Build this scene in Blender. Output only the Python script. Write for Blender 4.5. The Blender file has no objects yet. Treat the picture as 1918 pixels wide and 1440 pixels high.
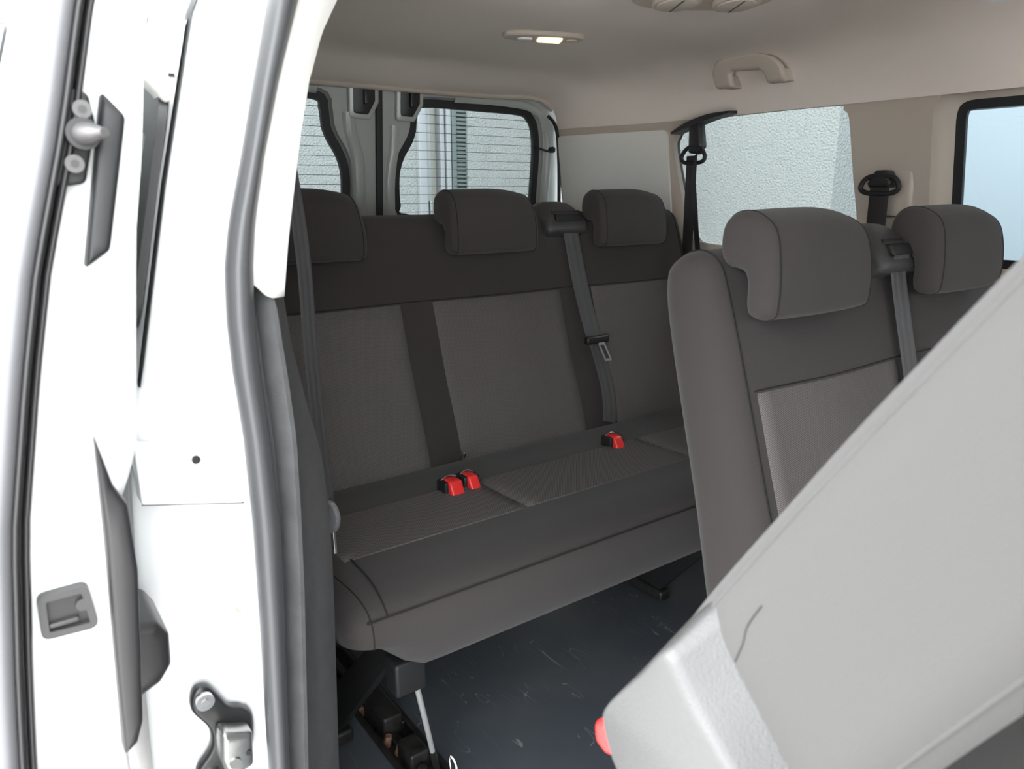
import bpy, bmesh, math, random
from mathutils import Vector, Matrix, geometry
random.seed(7)
PI = math.pi
scene = bpy.context.scene
COL = scene.collection

# ------------------------------------------------------------------ camera
THETA = math.atan(362 / 1390.0)          # pitch down
PSI = math.radians(35.9)                 # yaw towards the far side of the van
cam_d = bpy.data.cameras.new('camera')
cam = bpy.data.objects.new('camera', cam_d)
COL.objects.link(cam)
cam.location = (0, 0, 1.08)
cam.rotation_euler = (PI / 2 - THETA, 0, -PSI)
cam_d.sensor_fit = 'HORIZONTAL'
cam_d.sensor_width = 36.0
cam_d.lens = 1390 / 1918 * 36.0
cam_d.clip_start = 0.02
cam_d.dof.use_dof = True
cam_d.dof.focus_distance = 1.7
cam_d.dof.aperture_fstop = 10.0
scene.camera = cam

# ------------------------------------------------------------------ sky and exposure
world = bpy.data.worlds.new('overcast_sky')
scene.world = world
world.use_nodes = True
bgn = world.node_tree.nodes['Background']
bgn.inputs[0].default_value = (0.93, 0.97, 1.0, 1)
bgn.inputs[1].default_value = 1.0
sun_d = bpy.data.lights.new('sun', 'SUN')
sun_d.energy = 0.5
sun_d.angle = math.radians(40)
sun_d.color = (1.0, 0.97, 0.93)
sun = bpy.data.objects.new('sun', sun_d)
COL.objects.link(sun)
sun.rotation_euler = (Vector((0.90, -0.10, -0.42))).to_track_quat('-Z', 'Y').to_euler()
vs = scene.view_settings
vs.view_transform = 'Standard'
vs.look = 'None'
vs.gamma = 1.0
vs.use_curve_mapping = False
vs.exposure = 3.25
scene.cycles.max_bounces = 10
scene.cycles.diffuse_bounces = 6
scene.cycles.transparent_max_bounces = 12
scene.cycles.caustics_reflective = False
scene.cycles.caustics_refractive = False

# ------------------------------------------------------------------ materials
def mat(name, color, rough=0.5, metal=0.0, bump=0.0, bscale=400.0, var=0.0, vscale=6.0, spec=0.5, sheen=0.0, coat=0.0, bdist=0.002):
    m = bpy.data.materials.new(name)
    m.use_nodes = True
    nt = m.node_tree
    b = nt.nodes['Principled BSDF']
    b.inputs['Base Color'].default_value = (*color, 1)
    b.inputs['Roughness'].default_value = rough
    b.inputs['Metallic'].default_value = metal
    b.inputs['Specular IOR Level'].default_value = spec
    if sheen:
        b.inputs['Sheen Weight'].default_value = sheen
        b.inputs['Sheen Roughness'].default_value = 0.5
    if coat:
        b.inputs['Coat Weight'].default_value = coat
        b.inputs['Coat Roughness'].default_value = 0.06
    if bump or var:
        tc = nt.nodes.new('ShaderNodeTexCoord')
    if bump:
        n = nt.nodes.new('ShaderNodeTexNoise')
        n.inputs['Scale'].default_value = bscale
        n.inputs['Detail'].default_value = 2
        nt.links.new(tc.outputs['Object'], n.inputs['Vector'])
        bp = nt.nodes.new('ShaderNodeBump')
        bp.inputs['Strength'].default_value = bump
        bp.inputs['Distance'].default_value = bdist
        nt.links.new(n.outputs['Fac'], bp.inputs['Height'])
        nt.links.new(bp.outputs['Normal'], b.inputs['Normal'])
    if var:
        n2 = nt.nodes.new('ShaderNodeTexNoise')
        n2.inputs['Scale'].default_value = vscale
        n2.inputs['Detail'].default_value = 6
        nt.links.new(tc.outputs['Object'], n2.inputs['Vector'])
        r = nt.nodes.new('ShaderNodeMapRange')
        r.inputs['From Min'].default_value = 0.3
        r.inputs['From Max'].default_value = 0.7
        r.inputs['To Min'].default_value = 1 - var
        r.inputs['To Max'].default_value = 1 + var
        nt.links.new(n2.outputs['Fac'], r.inputs['Value'])
        mx = nt.nodes.new('ShaderNodeVectorMath')
        mx.operation = 'SCALE'
        mx.inputs[0].default_value = color
        nt.links.new(r.outputs[0], mx.inputs['Scale'])
        nt.links.new(mx.outputs['Vector'], b.inputs['Base Color'])
    return m

def weave_mat(name, dark, light, pitch=0.0042):
    m = bpy.data.materials.new(name)
    m.use_nodes = True
    nt = m.node_tree
    b = nt.nodes['Principled BSDF']
    b.inputs['Roughness'].default_value = 0.85
    b.inputs['Specular IOR Level'].default_value = 0.25
    tc = nt.nodes.new('ShaderNodeTexCoord')
    sp = nt.nodes.new('ShaderNodeSeparateXYZ')
    nt.links.new(tc.outputs['Object'], sp.inputs[0])
    def M(op, a, bb=None):
        n = nt.nodes.new('ShaderNodeMath'); n.operation = op
        for i, v in enumerate((a, bb)):
            if v is None: continue
            if isinstance(v, (int, float)): n.inputs[i].default_value = v
            else: nt.links.new(v, n.inputs[i])
        return n.outputs[0]
    k = 2 * PI / pitch
    yz = M('ADD', sp.outputs['Z'], M('MULTIPLY', sp.outputs['Y'], 0.9))
    sx = M('SINE', M('MULTIPLY', sp.outputs['X'], k))
    sz = M('SINE', M('MULTIPLY', yz, k))
    h = M('MULTIPLY_ADD', M('MULTIPLY', sx, sz), 0.5)
    h.node.inputs[2].default_value = 0.5
    mx = nt.nodes.new('ShaderNodeMix'); mx.data_type = 'RGBA'
    mx.inputs[6].default_value = (*dark, 1); mx.inputs[7].default_value = (*light, 1)
    nt.links.new(h, mx.inputs[0])
    nt.links.new(mx.outputs[2], b.inputs['Base Color'])
    bp = nt.nodes.new('ShaderNodeBump')
    bp.inputs['Strength'].default_value = 0.5; bp.inputs['Distance'].default_value = 0.001
    nt.links.new(h, bp.inputs['Height']); nt.links.new(bp.outputs[0], b.inputs['Normal'])
    return m

def glass_mat(name, tint, gloss=1.0):
    m = bpy.data.materials.new(name)
    m.use_nodes = True
    nt = m.node_tree
    nt.nodes.remove(nt.nodes['Principled BSDF'])
    out = nt.nodes['Material Output']
    t = nt.nodes.new('ShaderNodeBsdfTransparent'); t.inputs[0].default_value = (*tint, 1)
    g = nt.nodes.new('ShaderNodeBsdfGlossy'); g.inputs['Roughness'].default_value = 0.02
    g.inputs[0].default_value = (gloss, gloss, gloss, 1)
    fr = nt.nodes.new('ShaderNodeFresnel'); fr.inputs[0].default_value = 1.45
    mx = nt.nodes.new('ShaderNodeMixShader')
    nt.links.new(fr.outputs[0], mx.inputs[0]); nt.links.new(t.outputs[0], mx.inputs[1]); nt.links.new(g.outputs[0], mx.inputs[2])
    nt.links.new(mx.outputs[0], out.inputs[0])
    return m

def emit_mat(name, color, s):
    m = bpy.data.materials.new(name); m.use_nodes = True
    b = m.node_tree.nodes['Principled BSDF']
    b.inputs['Base Color'].default_value = (*color, 1)
    b.inputs['Emission Color'].default_value = (*color, 1)
    b.inputs['Emission Strength'].default_value = s
    return m

def floor_mat():
    m = mat('floor_vinyl', (0.04, 0.046, 0.055), 0.42, bump=0.08, bscale=900)
    nt = m.node_tree; b = nt.nodes['Principled BSDF']
    tc = nt.nodes.new('ShaderNodeTexCoord')
    cols = []
    for rot, sc, seed in ((0.4, (26, 3, 1), 0.0), (1.5, (30, 4, 1), 3.7), (2.4, (22, 3.5, 1), 9.1)):
        mp = nt.nodes.new('ShaderNodeMapping'); mp.inputs['Rotation'].default_value = (0, 0, rot)
        mp.inputs['Scale'].default_value = sc; mp.inputs['Location'].default_value = (seed, seed, 0)
        nt.links.new(tc.outputs['Object'], mp.inputs['Vector'])
        v = nt.nodes.new('ShaderNodeTexNoise'); v.inputs['Scale'].default_value = 1.0; v.inputs['Detail'].default_value = 1.0
        nt.links.new(mp.outputs[0], v.inputs['Vector'])
        a = nt.nodes.new('ShaderNodeMath'); a.operation = 'SUBTRACT'; a.inputs[1].default_value = 0.5
        nt.links.new(v.outputs['Fac'], a.inputs[0])
        ab = nt.nodes.new('ShaderNodeMath'); ab.operation = 'ABSOLUTE'; nt.links.new(a.outputs[0], ab.inputs[0])
        lt = nt.nodes.new('ShaderNodeMath'); lt.operation = 'LESS_THAN'; lt.inputs[1].default_value = 0.0020
        nt.links.new(ab.outputs[0], lt.inputs[0])
        n2 = nt.nodes.new('ShaderNodeTexNoise'); n2.inputs['Scale'].default_value = 9; n2.inputs['Detail'].default_value = 0
        mp2 = nt.nodes.new('ShaderNodeMapping'); mp2.inputs['Location'].default_value = (seed * 2, 1, 4)
        nt.links.new(tc.outputs['Object'], mp2.inputs['Vector']); nt.links.new(mp2.outputs[0], n2.inputs['Vector'])
        gt = nt.nodes.new('ShaderNodeMath'); gt.operation = 'GREATER_THAN'; gt.inputs[1].default_value = 0.62
        nt.links.new(n2.outputs['Fac'], gt.inputs[0])
        mu = nt.nodes.new('ShaderNodeMath'); mu.operation = 'MULTIPLY'
        nt.links.new(lt.outputs[0], mu.inputs[0]); nt.links.new(gt.outputs[0], mu.inputs[1])
        cols.append(mu.outputs[0])
    ad = nt.nodes.new('ShaderNodeMath'); ad.operation = 'MAXIMUM'
    nt.links.new(cols[0], ad.inputs[0]); nt.links.new(cols[1], ad.inputs[1])
    ad2 = nt.nodes.new('ShaderNodeMath'); ad2.operation = 'MAXIMUM'
    nt.links.new(ad.outputs[0], ad2.inputs[0]); nt.links.new(cols[2], ad2.inputs[1])
    dust = nt.nodes.new('ShaderNodeTexNoise'); dust.inputs['Scale'].default_value = 5; dust.inputs['Detail'].default_value = 8
    nt.links.new(tc.outputs['Object'], dust.inputs['Vector'])
    mr = nt.nodes.new('ShaderNodeMapRange'); mr.inputs['From Min'].default_value = 0.45; mr.inputs['From Max'].default_value = 0.8
    mr.inputs['To Max'].default_value = 0.35
    nt.links.new(dust.outputs['Fac'], mr.inputs['Value'])
    m1 = nt.nodes.new('ShaderNodeMix'); m1.data_type = 'RGBA'
    m1.inputs[6].default_value = (0.072, 0.084, 0.098, 1); m1.inputs[7].default_value = (0.17, 0.17, 0.17, 1)
    nt.links.new(mr.outputs[0], m1.inputs[0])
    m2 = nt.nodes.new('ShaderNodeMix'); m2.data_type = 'RGBA'; m2.inputs[7].default_value = (0.24, 0.25, 0.26, 1)
    nt.links.new(m1.outputs[2], m2.inputs[6]); nt.links.new(ad2.outputs[0], m2.inputs[0])
    nt.links.new(m2.outputs[2], b.inputs['Base Color'])
    return m

M = dict(
    paint=mat('white_paint', (0.84, 0.85, 0.85), 0.25, coat=0.5),
    paint_grey=mat('door_paint_inside', (0.42, 0.44, 0.42), 0.28, coat=0.4),
    liner=mat('headliner_fabric', (0.78, 0.70, 0.635), 0.95, bump=0.25, bscale=700, spec=0.1),
    trim=mat('beige_grey_plastic', (0.52, 0.455, 0.39), 0.55, bump=0.12, bscale=900, spec=0.3),
    trim_grey=mat('pale_grey_plastic', (0.80, 0.78, 0.74), 0.5, bump=0.08, bscale=900, spec=0.35),
    lip=mat('silver_grey_rubber', (0.13, 0.13, 0.137), 0.35),
    trim_white=mat('pale_pillar_plastic', (0.70, 0.69, 0.66), 0.5, bump=0.08, bscale=900, spec=0.35),
    plastic=mat('dark_grey_plastic', (0.088, 0.088, 0.09), 0.5, bump=0.35, bscale=650, spec=0.4, var=0.12, vscale=40),
    plastic_mid=mat('mid_grey_plastic', (0.12, 0.12, 0.125), 0.5, bump=0.5, bscale=500),
    shield=mat('grained_grey_plastic', (0.068, 0.067, 0.067), 0.38, bump=0.25, bscale=800),
    black=mat('black_rubber', (0.012, 0.012, 0.013), 0.55),
    rubber=mat('grey_black_rubber', (0.074, 0.074, 0.077), 0.36, bump=0.05, bscale=300),
    blackpl=mat('black_plastic', (0.02, 0.019, 0.02), 0.4),
    fabric=mat('charcoal_fabric', (0.0455, 0.0405, 0.0392), 0.95, bump=0.35, bscale=1100, spec=0.15, sheen=0.12),
    fabric_side=mat('grey_side_fabric', (0.062, 0.0605, 0.059), 0.95, bump=0.35, bscale=1100, spec=0.15, sheen=0.1),
    outlet=mat('charcoal_plastic', (0.045, 0.044, 0.044), 0.45, bump=0.2, bscale=800),
    seam=mat('seam_thread', (0.010, 0.009, 0.009), 0.9),
    weave=weave_mat('woven_insert', (0.026, 0.023, 0.0226), (0.196, 0.181, 0.178)),
    web=mat('belt_webbing', (0.072, 0.07, 0.073), 0.55, bump=0.3, bscale=1500),
    web_dark=mat('belt_webbing_dark', (0.025, 0.022, 0.022), 0.6, bump=0.3, bscale=1500),
    red=mat('red_plastic', (0.75, 0.03, 0.028), 0.35),
    chrome=mat('bright_steel', (0.75, 0.75, 0.75), 0.22, metal=1.0),
    steel=mat('dull_steel', (0.42, 0.42, 0.41), 0.35, metal=1.0),
    rodsteel=mat('satin_steel', (0.85, 0.85, 0.84), 0.5, metal=0.7),
    dsteel2=mat('worn_steel', (0.10, 0.096, 0.096), 0.45, metal=0.6),
    dsteel=mat('dark_steel', (0.06, 0.06, 0.06), 0.35, metal=0.8),
    rust=mat('rusty_steel', (0.22, 0.12, 0.075), 0.7, var=0.4, vscale=120),
    rail=mat('greasy_rail', (0.020, 0.019, 0.018), 0.45, var=0.5, vscale=60, bump=0.3, bscale=150),
    floor=floor_mat(),
    glass=glass_mat('tinted_glass', (0.46, 0.505, 0.505)),
    glass_clear=glass_mat('clear_glass', (0.50, 0.56, 0.59)),
    glass_plain=glass_mat('plain_glass', (0.82, 0.86, 0.86)),
    lamp=emit_mat('lamp_lens_lit', (1.0, 0.74, 0.38), 0.24),
    lens=mat('clear_lens', (0.75, 0.74, 0.72), 0.15),
    stucco=mat('grey_stucco', (0.245, 0.252, 0.25), 0.95, bump=1.0, bscale=95, bdist=0.013),
    bluepanel=mat('pale_blue_panel', (0.19, 0.222, 0.24), 0.5),
    wframe=mat('grey_white_window_frame', (0.25, 0.257, 0.268), 0.4),
    shutter=mat('green_grey_shutter', (0.095, 0.115, 0.11), 0.5),
    curtain=mat('cream_curtain', (0.29, 0.285, 0.26), 0.9),
    gap=mat('dark_gap_grey', (0.045, 0.055, 0.065), 0.6),
    ground=mat('pale_paving', (0.62, 0.60, 0.575), 0.9, bump=0.4, bscale=60, var=0.1, vscale=3),
)

# ------------------------------------------------------------------ mesh helpers
def tag(o, label, cat=None, group=None, kind=None):
    o['label'] = label
    if cat: o['category'] = cat
    if group: o['group'] = group
    if kind: o['kind'] = kind
    return o

def thing(name, loc, label, cat, group=None, kind=None):
    e = bpy.data.objects.new(name, None)
    e.empty_display_size = 0.05
    COL.objects.link(e)
    e.location = loc
    return tag(e, label, cat, group, kind)

def wloc(o):
    v = Vector((0, 0, 0))
    while o is not None:
        v += o.location; o = o.parent
    return v

def mobj(name, verts, faces, m, parent=None, smooth=True, sharp=40):
    me = bpy.data.meshes.new(name)
    me.from_pydata([tuple(v) for v in verts], [], [tuple(f) for f in faces])
    bm = bmesh.new(); bm.from_mesh(me)
    bmesh.ops.recalc_face_normals(bm, faces=bm.faces)
    bm.to_mesh(me); bm.free()
    me.materials.append(M[m] if isinstance(m, str) else m)
    if smooth:
        me.polygons.foreach_set('use_smooth', [True] * len(me.polygons))
        me.set_sharp_from_angle(angle=math.radians(sharp))
    me.update()
    o = bpy.data.objects.new(name, me)
    COL.objects.link(o)
    if parent is not None:
        o.parent = parent
        o.location = -wloc(parent)
    return o

def crom(pts, n, closed=False):
    """Catmull-Rom resample of a polyline to about n points."""
    P = [Vector(p) for p in pts]
    N = len(P); out = []
    segs = N if closed else N - 1
    per = max(1, n // segs)
    for i in range(segs):
        if closed:
            a, b, c, d = P[(i - 1) % N], P[i], P[(i + 1) % N], P[(i + 2) % N]
        else:
            a, b, c, d = P[max(i - 1, 0)], P[i], P[i + 1], P[min(i + 2, N - 1)]
        for k in range(per):
            t = k / per
            out.append(0.5 * ((2 * b) + (c - a) * t + (2 * a - 5 * b + 4 * c - d) * t * t + (3 * b - a - 3 * c + d) * t ** 3))
    if not closed: out.append(P[-1].copy())
    return out

def round_poly(pts, r, seg=5):
    """Round every corner of a closed 2D polygon; r a number or a list."""
    P = [Vector(p) for p in pts]; N = len(P); out = []
    for i in range(N):
        p = P[i]; a = (P[i - 1] - p); b = (P[(i + 1) % N] - p)
        rr = r[i] if isinstance(r, (list, tuple)) else r
        if rr <= 0: out.append(p.copy()); continue
        ang = a.angle(b, PI)
        if ang > PI - 0.05: out.append(p.copy()); continue
        d = min(rr / math.tan(ang / 2), a.length * 0.49, b.length * 0.49)
        s, e = p + a.normalized() * d, p + b.normalized() * d
        for k in range(seg + 1):
            t = k / seg
            out.append((1 - t) ** 2 * s + 2 * t * (1 - t) * p + t * t * e)
    return out

def area2(P):
    return 0.5 * sum(P[i].x * P[(i + 1) % len(P)].y - P[(i + 1) % len(P)].x * P[i].y for i in range(len(P)))

def inset2(P, d):
    """Offset a closed 2D polygon inwards by d (outwards if negative)."""
    s = 1 if area2(P) > 0 else -1
    N = len(P); out = []
    for i in range(N):
        e1 = (P[i] - P[i - 1]); e2 = (P[(i + 1) % N] - P[i])
        if e1.length < 1e-9: e1 = e2
        if e2.length < 1e-9: e2 = e1
        n1 = Vector((-e1.y, e1.x)).normalized() * s; n2 = Vector((-e2.y, e2.x)).normalized() * s
        n = n1 + n2
        n = n / max(n.length_squared / 2, 0.6) if n.length > 1e-6 else n1
        out.append(P[i] + n * d)
    if d > 0:                       # collapse edges that turned round
        for _ in range(12):
            bad = [i for i in range(N) if (out[(i + 1) % N] - out[i]).dot(P[(i + 1) % N] - P[i]) < -1e-12]
            if not bad: break
            for i in bad:
                j = (i + 1) % N; mid = (out[i] + out[j]) / 2
                out[i] = mid; out[j] = mid.copy()
            for i in bad:
                for q in (i - 1, (i + 2) % N):
                    out[q] = out[q] * 0.5 + (out[q - 1] + out[(q + 1) % N]) * 0.25
    return out

def pillow(name, prof, x0, x1, r, m, parent=None, to3=lambda u, a, b: (u, a, b), deform=None, nmid=2, rseg=5, r1=None, sharp=40):
    """Extrude a closed 2D profile along the third axis with rounded ends."""
    prof = [Vector(p) for p in prof]
    r1 = r if r1 is None else r1
    secs = []
    for k in range(rseg + 1):
        t = PI / 2 * k / rseg
        secs.append((x0 + r * (1 - math.sin(t)), r * (1 - math.cos(t)))) if False else secs.append((x0 + r * (1 - math.cos(t)), r * (1 - math.sin(t))))
    for k in range(1, nmid):
        secs.append((x0 + r + (x1 - r1 - x0 - r) * k / nmid, 0))
    for k in range(rseg, -1, -1):
        t = PI / 2 * k / rseg
        secs.append((x1 - r1 * (1 - math.cos(t)), r1 * (1 - math.sin(t))))
    V, F = [], []
    n = len(prof)
    for u, ins in secs:
        pp = inset2(prof, ins) if ins > 1e-7 else prof
        for p in pp:
            v = to3(u, p.x, p.y)
            V.append(deform(*v) if deform else v)
    for s in range(len(secs) - 1):
        for i in range(n):
            j = (i + 1) % n
            F.append((s * n + i, s * n + j, (s + 1) * n + j, (s + 1) * n + i))
    for base, ins in ((0, secs[0][1]), ((len(secs) - 1) * n, secs[-1][1])):
        pp = inset2(prof, ins) if ins > 1e-7 else prof
        for tri in geometry.tessellate_polygon([[Vector((p.x, p.y, 0)) for p in pp]]):
            F.append(tuple(base + i for i in tri))
    return mobj(name, V, F, m, parent, sharp=sharp)

def tube_geo(path, r, nseg=8, closed=False, V=None, F=None):
    V = [] if V is None else V; F = [] if F is None else F
    P = [Vector(p) for p in path]; N = len(P); base = len(V)
    up = None
    for i in range(N):
        if closed: t = (P[(i + 1) % N] - P[i - 1])
        else: t = P[min(i + 1, N - 1)] - P[max(i - 1, 0)]
        t.normalize()
        if up is None:
            up = Vector((0, 0, 1)) if abs(t.z) < 0.9 else Vector((0, 1, 0))
        up = (up - t * up.dot(t)); up.normalize()
        s = t.cross(up)
        rr = r[i] if isinstance(r, (list, tuple)) else r
        for k in range(nseg):
            a = 2 * PI * k / nseg
            V.append(P[i] + (up * math.cos(a) + s * math.sin(a)) * rr)
    for i in range(N if closed else N - 1):
        j = (i + 1) % N
        for k in range(nseg):
            l = (k + 1) % nseg
            F.append((base + i * nseg + k, base + i * nseg + l, base + j * nseg + l, base + j * nseg + k))
    if not closed:
        F.append(tuple(base + k for k in range(nseg))); F.append(tuple(base + (N - 1) * nseg + k for k in range(nseg)))
    return V, F

def tube(name, path, r, m, parent=None, nseg=8, closed=False):
    V, F = tube_geo(path, r, nseg, closed)
    return mobj(name, V, F, m, parent, sharp=60)

def rbox(name, x0, x1, y0, y1, z0, z1, b, m, parent=None, seg=3, deform=None):
    bm = bmesh.new()
    bmesh.ops.create_cube(bm, size=1)
    for v in bm.verts:
        v.co = Vector(((x0 + x1) / 2 + v.co.x * (x1 - x0), (y0 + y1) / 2 + v.co.y * (y1 - y0), (z0 + z1) / 2 + v.co.z * (z1 - z0)))
    if b > 0:
        bmesh.ops.bevel(bm, geom=list(bm.edges), offset=b, segments=seg, profile=0.6, affect='EDGES')
    V = [v.co.copy() for v in bm.verts]
    bm.verts.index_update()
    F = [[v.index for v in f.verts] for f in bm.faces]
    bm.free()
    if deform: V = [deform(*v) for v in V]
    return mobj(name, V, F, m, parent)

def cyl_geo(c, axis, r, h, n=16, r2=None):
    axis = Vector(axis).normalized()
    c = Vector(c)
    V, F = tube_geo([c, c + axis * h], [r, r if r2 is None else r2], n)
    return V, F

def cyl(name, c, axis, r, h, m, parent=None, n=18, r2=None):
    V, F = cyl_geo(c, axis, r, h, n, r2)
    return mobj(name, V, F, m, parent, sharp=35)

def inside(p, poly):
    c = False; j = len(poly) - 1
    for i in range(len(poly)):
        a, b = poly[i], poly[j]
        if (a.y > p.y) != (b.y > p.y) and p.x < (b.x - a.x) * (p.y - a.y) / (b.y - a.y) + a.x: c = not c
        j = i
    return c

def panel_geo(outer, holes, step, map3, thick=None):
    """Triangulate outer minus holes with inner grid points; map3(a,b) -> xyz."""
    pts = []; edges = []
    outer = [Vector(p) for p in outer]; holes = [[Vector(p) for p in h] for h in holes]
    def dens(poly):
        o = []
        for i in range(len(poly)):
            a, b = poly[i], poly[(i + 1) % len(poly)]
            k = max(1, int((b - a).length / step))
            for q in range(k): o.append(a.lerp(b, q / k))
        return o
    outer = dens(outer)
    for loop in [outer] + holes:
        b0 = len(pts); n = len(loop)
        pts += loop
        edges += [(b0 + i, b0 + (i + 1) % n) for i in range(n)]
    xs = [p.x for p in outer]; ys = [p.y for p in outer]
    y = min(ys) + step / 2
    while y < max(ys):
        x = min(xs) + step / 2
        while x < max(xs):
            p = Vector((x, y))
            if inside(p, outer) and not any(inside(p, h) for h in holes):
                if all((p - q).length > step * 0.35 for l in [outer] + holes for q in l): pts.append(p)
            x += step
        y += step
    vv, _, ff, *_ = geometry.delaunay_2d_cdt(pts, edges, [], 0, 1e-6)
    F = []
    for f in ff:
        c = sum((vv[i] for i in f), Vector((0, 0))) / len(f)
        if inside(c, outer) and not any(inside(c, h) for h in holes): F.append(tuple(f))
    return [map3(p.x, p.y) for p in vv], F, outer, holes

def panel(name, outer, holes, step, map3, m, parent=None, back=None, reveals=()):
    """Panel with holes. back: a second map for the far face (gives thickness and rims). reveals: list of (hole, map, map2, inset) strips."""
    V, F, o2, h2 = panel_geo(outer, holes, step, map3)
    V = list(V); F = list(F)
    if back:
        V2, F2, _, _ = panel_geo(outer, holes, step, back)
        b = len(V); V += V2; F += [tuple(b + i for i in f[::-1]) for f in F2]
        for loop in [o2] + h2:
            b = len(V); n = len(loop)
            V += [map3(p.x, p.y) for p in loop] + [back(p.x, p.y) for p in loop]
            F += [(b + i, b + (i + 1) % n, b + n + (i + 1) % n, b + n + i) for i in range(n)]
    for loop, ma, mb, ins in reveals:
        loop = [Vector(p) for p in loop]; lo = inset2(loop, ins)
        b = len(V); n = len(loop); K = 4
        for k in range(K + 1):
            t = k / K
            for p, q in zip(loop, lo):
                w = p.lerp(q, 1 - math.cos(t * PI / 2)) if ins else p
                a = Vector(ma(w.x, w.y)); c = Vector(mb(w.x, w.y))
                V.append(a.lerp(c, math.sin(t * PI / 2)))
        for k in range(K):
            F += [(b + k * n + i, b + k * n + (i + 1) % n, b + (k + 1) * n + (i + 1) % n, b + (k + 1) * n + i) for i in range(n)]
    bm = bmesh.new()
    bv = [bm.verts.new(v) for v in V]
    for f in F:
        try: bm.faces.new([bv[i] for i in f])
        except ValueError: pass
    bmesh.ops.remove_doubles(bm, verts=bm.verts, dist=1e-5)
    bm.verts.index_update()
    V = [v.co.copy() for v in bm.verts]; F = [[v.index for v in f.verts] for f in bm.faces]
    bm.free()
    return mobj(name, V, F, m, parent, sharp=35)

def ring(name, loop, ins, map3, back, m, parent=None):
    """A flat frame: closed loop and its inset, with thickness."""
    loop = [Vector(p) for p in loop]; lo = inset2(loop, ins); n = len(loop)
    V = [map3(p.x, p.y) for p in loop] + [map3(p.x, p.y) for p in lo] + [back(p.x, p.y) for p in lo] + [back(p.x, p.y) for p in loop]
    F = []
    for s in range(4):
        t = (s + 1) % 4
        F += [(s * n + i, s * n + (i + 1) % n, t * n + (i + 1) % n, t * n + i) for i in range(n)]
    return mobj(name, V, F, m, parent, sharp=35)

def ribbon(name, path, side, width, m, parent=None, thick=0.0016, ribs=True):
    """Belt webbing: strip along path, side = width direction(s), with woven ribs."""
    P = [Vector(p) for p in path]; N = len(P)
    prof = [(-.5, 0), (-.46, 1), (-.30, 1), (-.27, .45), (-.14, .45), (-.11, 1), (.11, 1), (.14, .45), (.27, .45), (.30, 1), (.46, 1), (.5, 0), (.46, -1), (-.46, -1)]
    V, F = [], []; n = len(prof)
    for i in range(N):
        t = (P[min(i + 1, N - 1)] - P[max(i - 1, 0)]).normalized()
        s = Vector(side[i] if isinstance(side, list) else side)
        s = (s - t * s.dot(t)).normalized(); nn = t.cross(s).normalized()
        for a, b in prof:
            V.append(P[i] + s * (a * width) + nn * (b * thick * 0.5))
    for i in range(N - 1):
        for k in range(n):
            l = (k + 1) % n
            F.append((i * n + k, i * n + l, (i + 1) * n + l, (i + 1) * n + k))
    F.append(tuple(range(n))); F.append(tuple((N - 1) * n + k for k in range(n)))
    return mobj(name, V, F, m, parent, sharp=50)

def interp(tab, t):
    if t <= tab[0][0]: return tab[0][1]
    for (a, x), (b, y) in zip(tab, tab[1:]):
        if t <= b:
            u = (t - a) / (b - a); return x + (y - x) * u
    return tab[-1][1]

def sstep(a, b, t):
    t = min(1, max(0, (t - a) / (b - a))); return t * t * (3 - 2 * t)

# ================================================================== THE VAN'S SHELL
CX = 1.02                                  # centre line of the van
def XL(z, y=1.0):                          # inner face of the far side wall
    x = 1.845 - 0.055 * sstep(0.85, 1.35, z)
    return x - 0.085 * sstep(1.66, 2.10, y)
def XR(z, y=1.0): return 2 * CX - XL(z, y)

# floor
V, F, _, _ = panel_geo([(0.17, -2.0), (1.86, -2.0), (1.86, 2.14), (0.17, 2.14)], [[(0.522, 0.55), (0.608, 0.55), (0.608, 1.62), (0.522, 1.62)]], 0.25, lambda a, b: (a, b, 0))
fl = mobj('floor', V, F, 'floor', smooth=False)
tag(fl, 'dark blue-grey scuffed vinyl floor of the van', 'floor', kind='structure')

# headliner
def cw(y): return 0.765 - 0.085 * sstep(1.66, 2.10, y)
def ceil_z(x, y):
    u = min(1.0, abs(x - CX) / cw(y))
    z = 1.285 + 0.145 * (1 - min(1, u) ** 12) ** 0.55
    z += 0.075 * sstep(1.32, 0.55, y + 0.10 * (x - 1.15) ** 2) * (1 - u ** 4)
    z -= 0.055 * sstep(1.88, 2.09, y) * (1 - u ** 6)
    return z
us = [math.sin(PI / 2 * (k / 44 * 2 - 1)) for k in range(45)]
ys = [-1.6 + (2.085 + 1.6) * k / 80 for k in range(81)]
V = [(CX + cw(y) * u, y, ceil_z(CX + cw(y) * u, y)) for y in ys for u in us]
F = [(j * 45 + i, j * 45 + i + 1, (j + 1) * 45 + i + 1, (j + 1) * 45 + i) for j in range(80) for i in range(44)]
ce = mobj('ceiling', V, F, 'liner', sharp=80)
tag(ce, 'grey-beige fabric headliner under the van roof', 'ceiling', kind='structure')
# rolled rear lip of the headliner
lip = tube('trim_1', [(CX + 0.66 * (k / 30 * 2 - 1), 2.088, ceil_z(CX + 0.66 * (k / 30 * 2 - 1), 2.085) - 0.002) for k in range(31)], 0.010, 'trim')
tag(lip, 'pale rolled edge of the headliner above the rear doors', 'trim', kind='structure')

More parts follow.
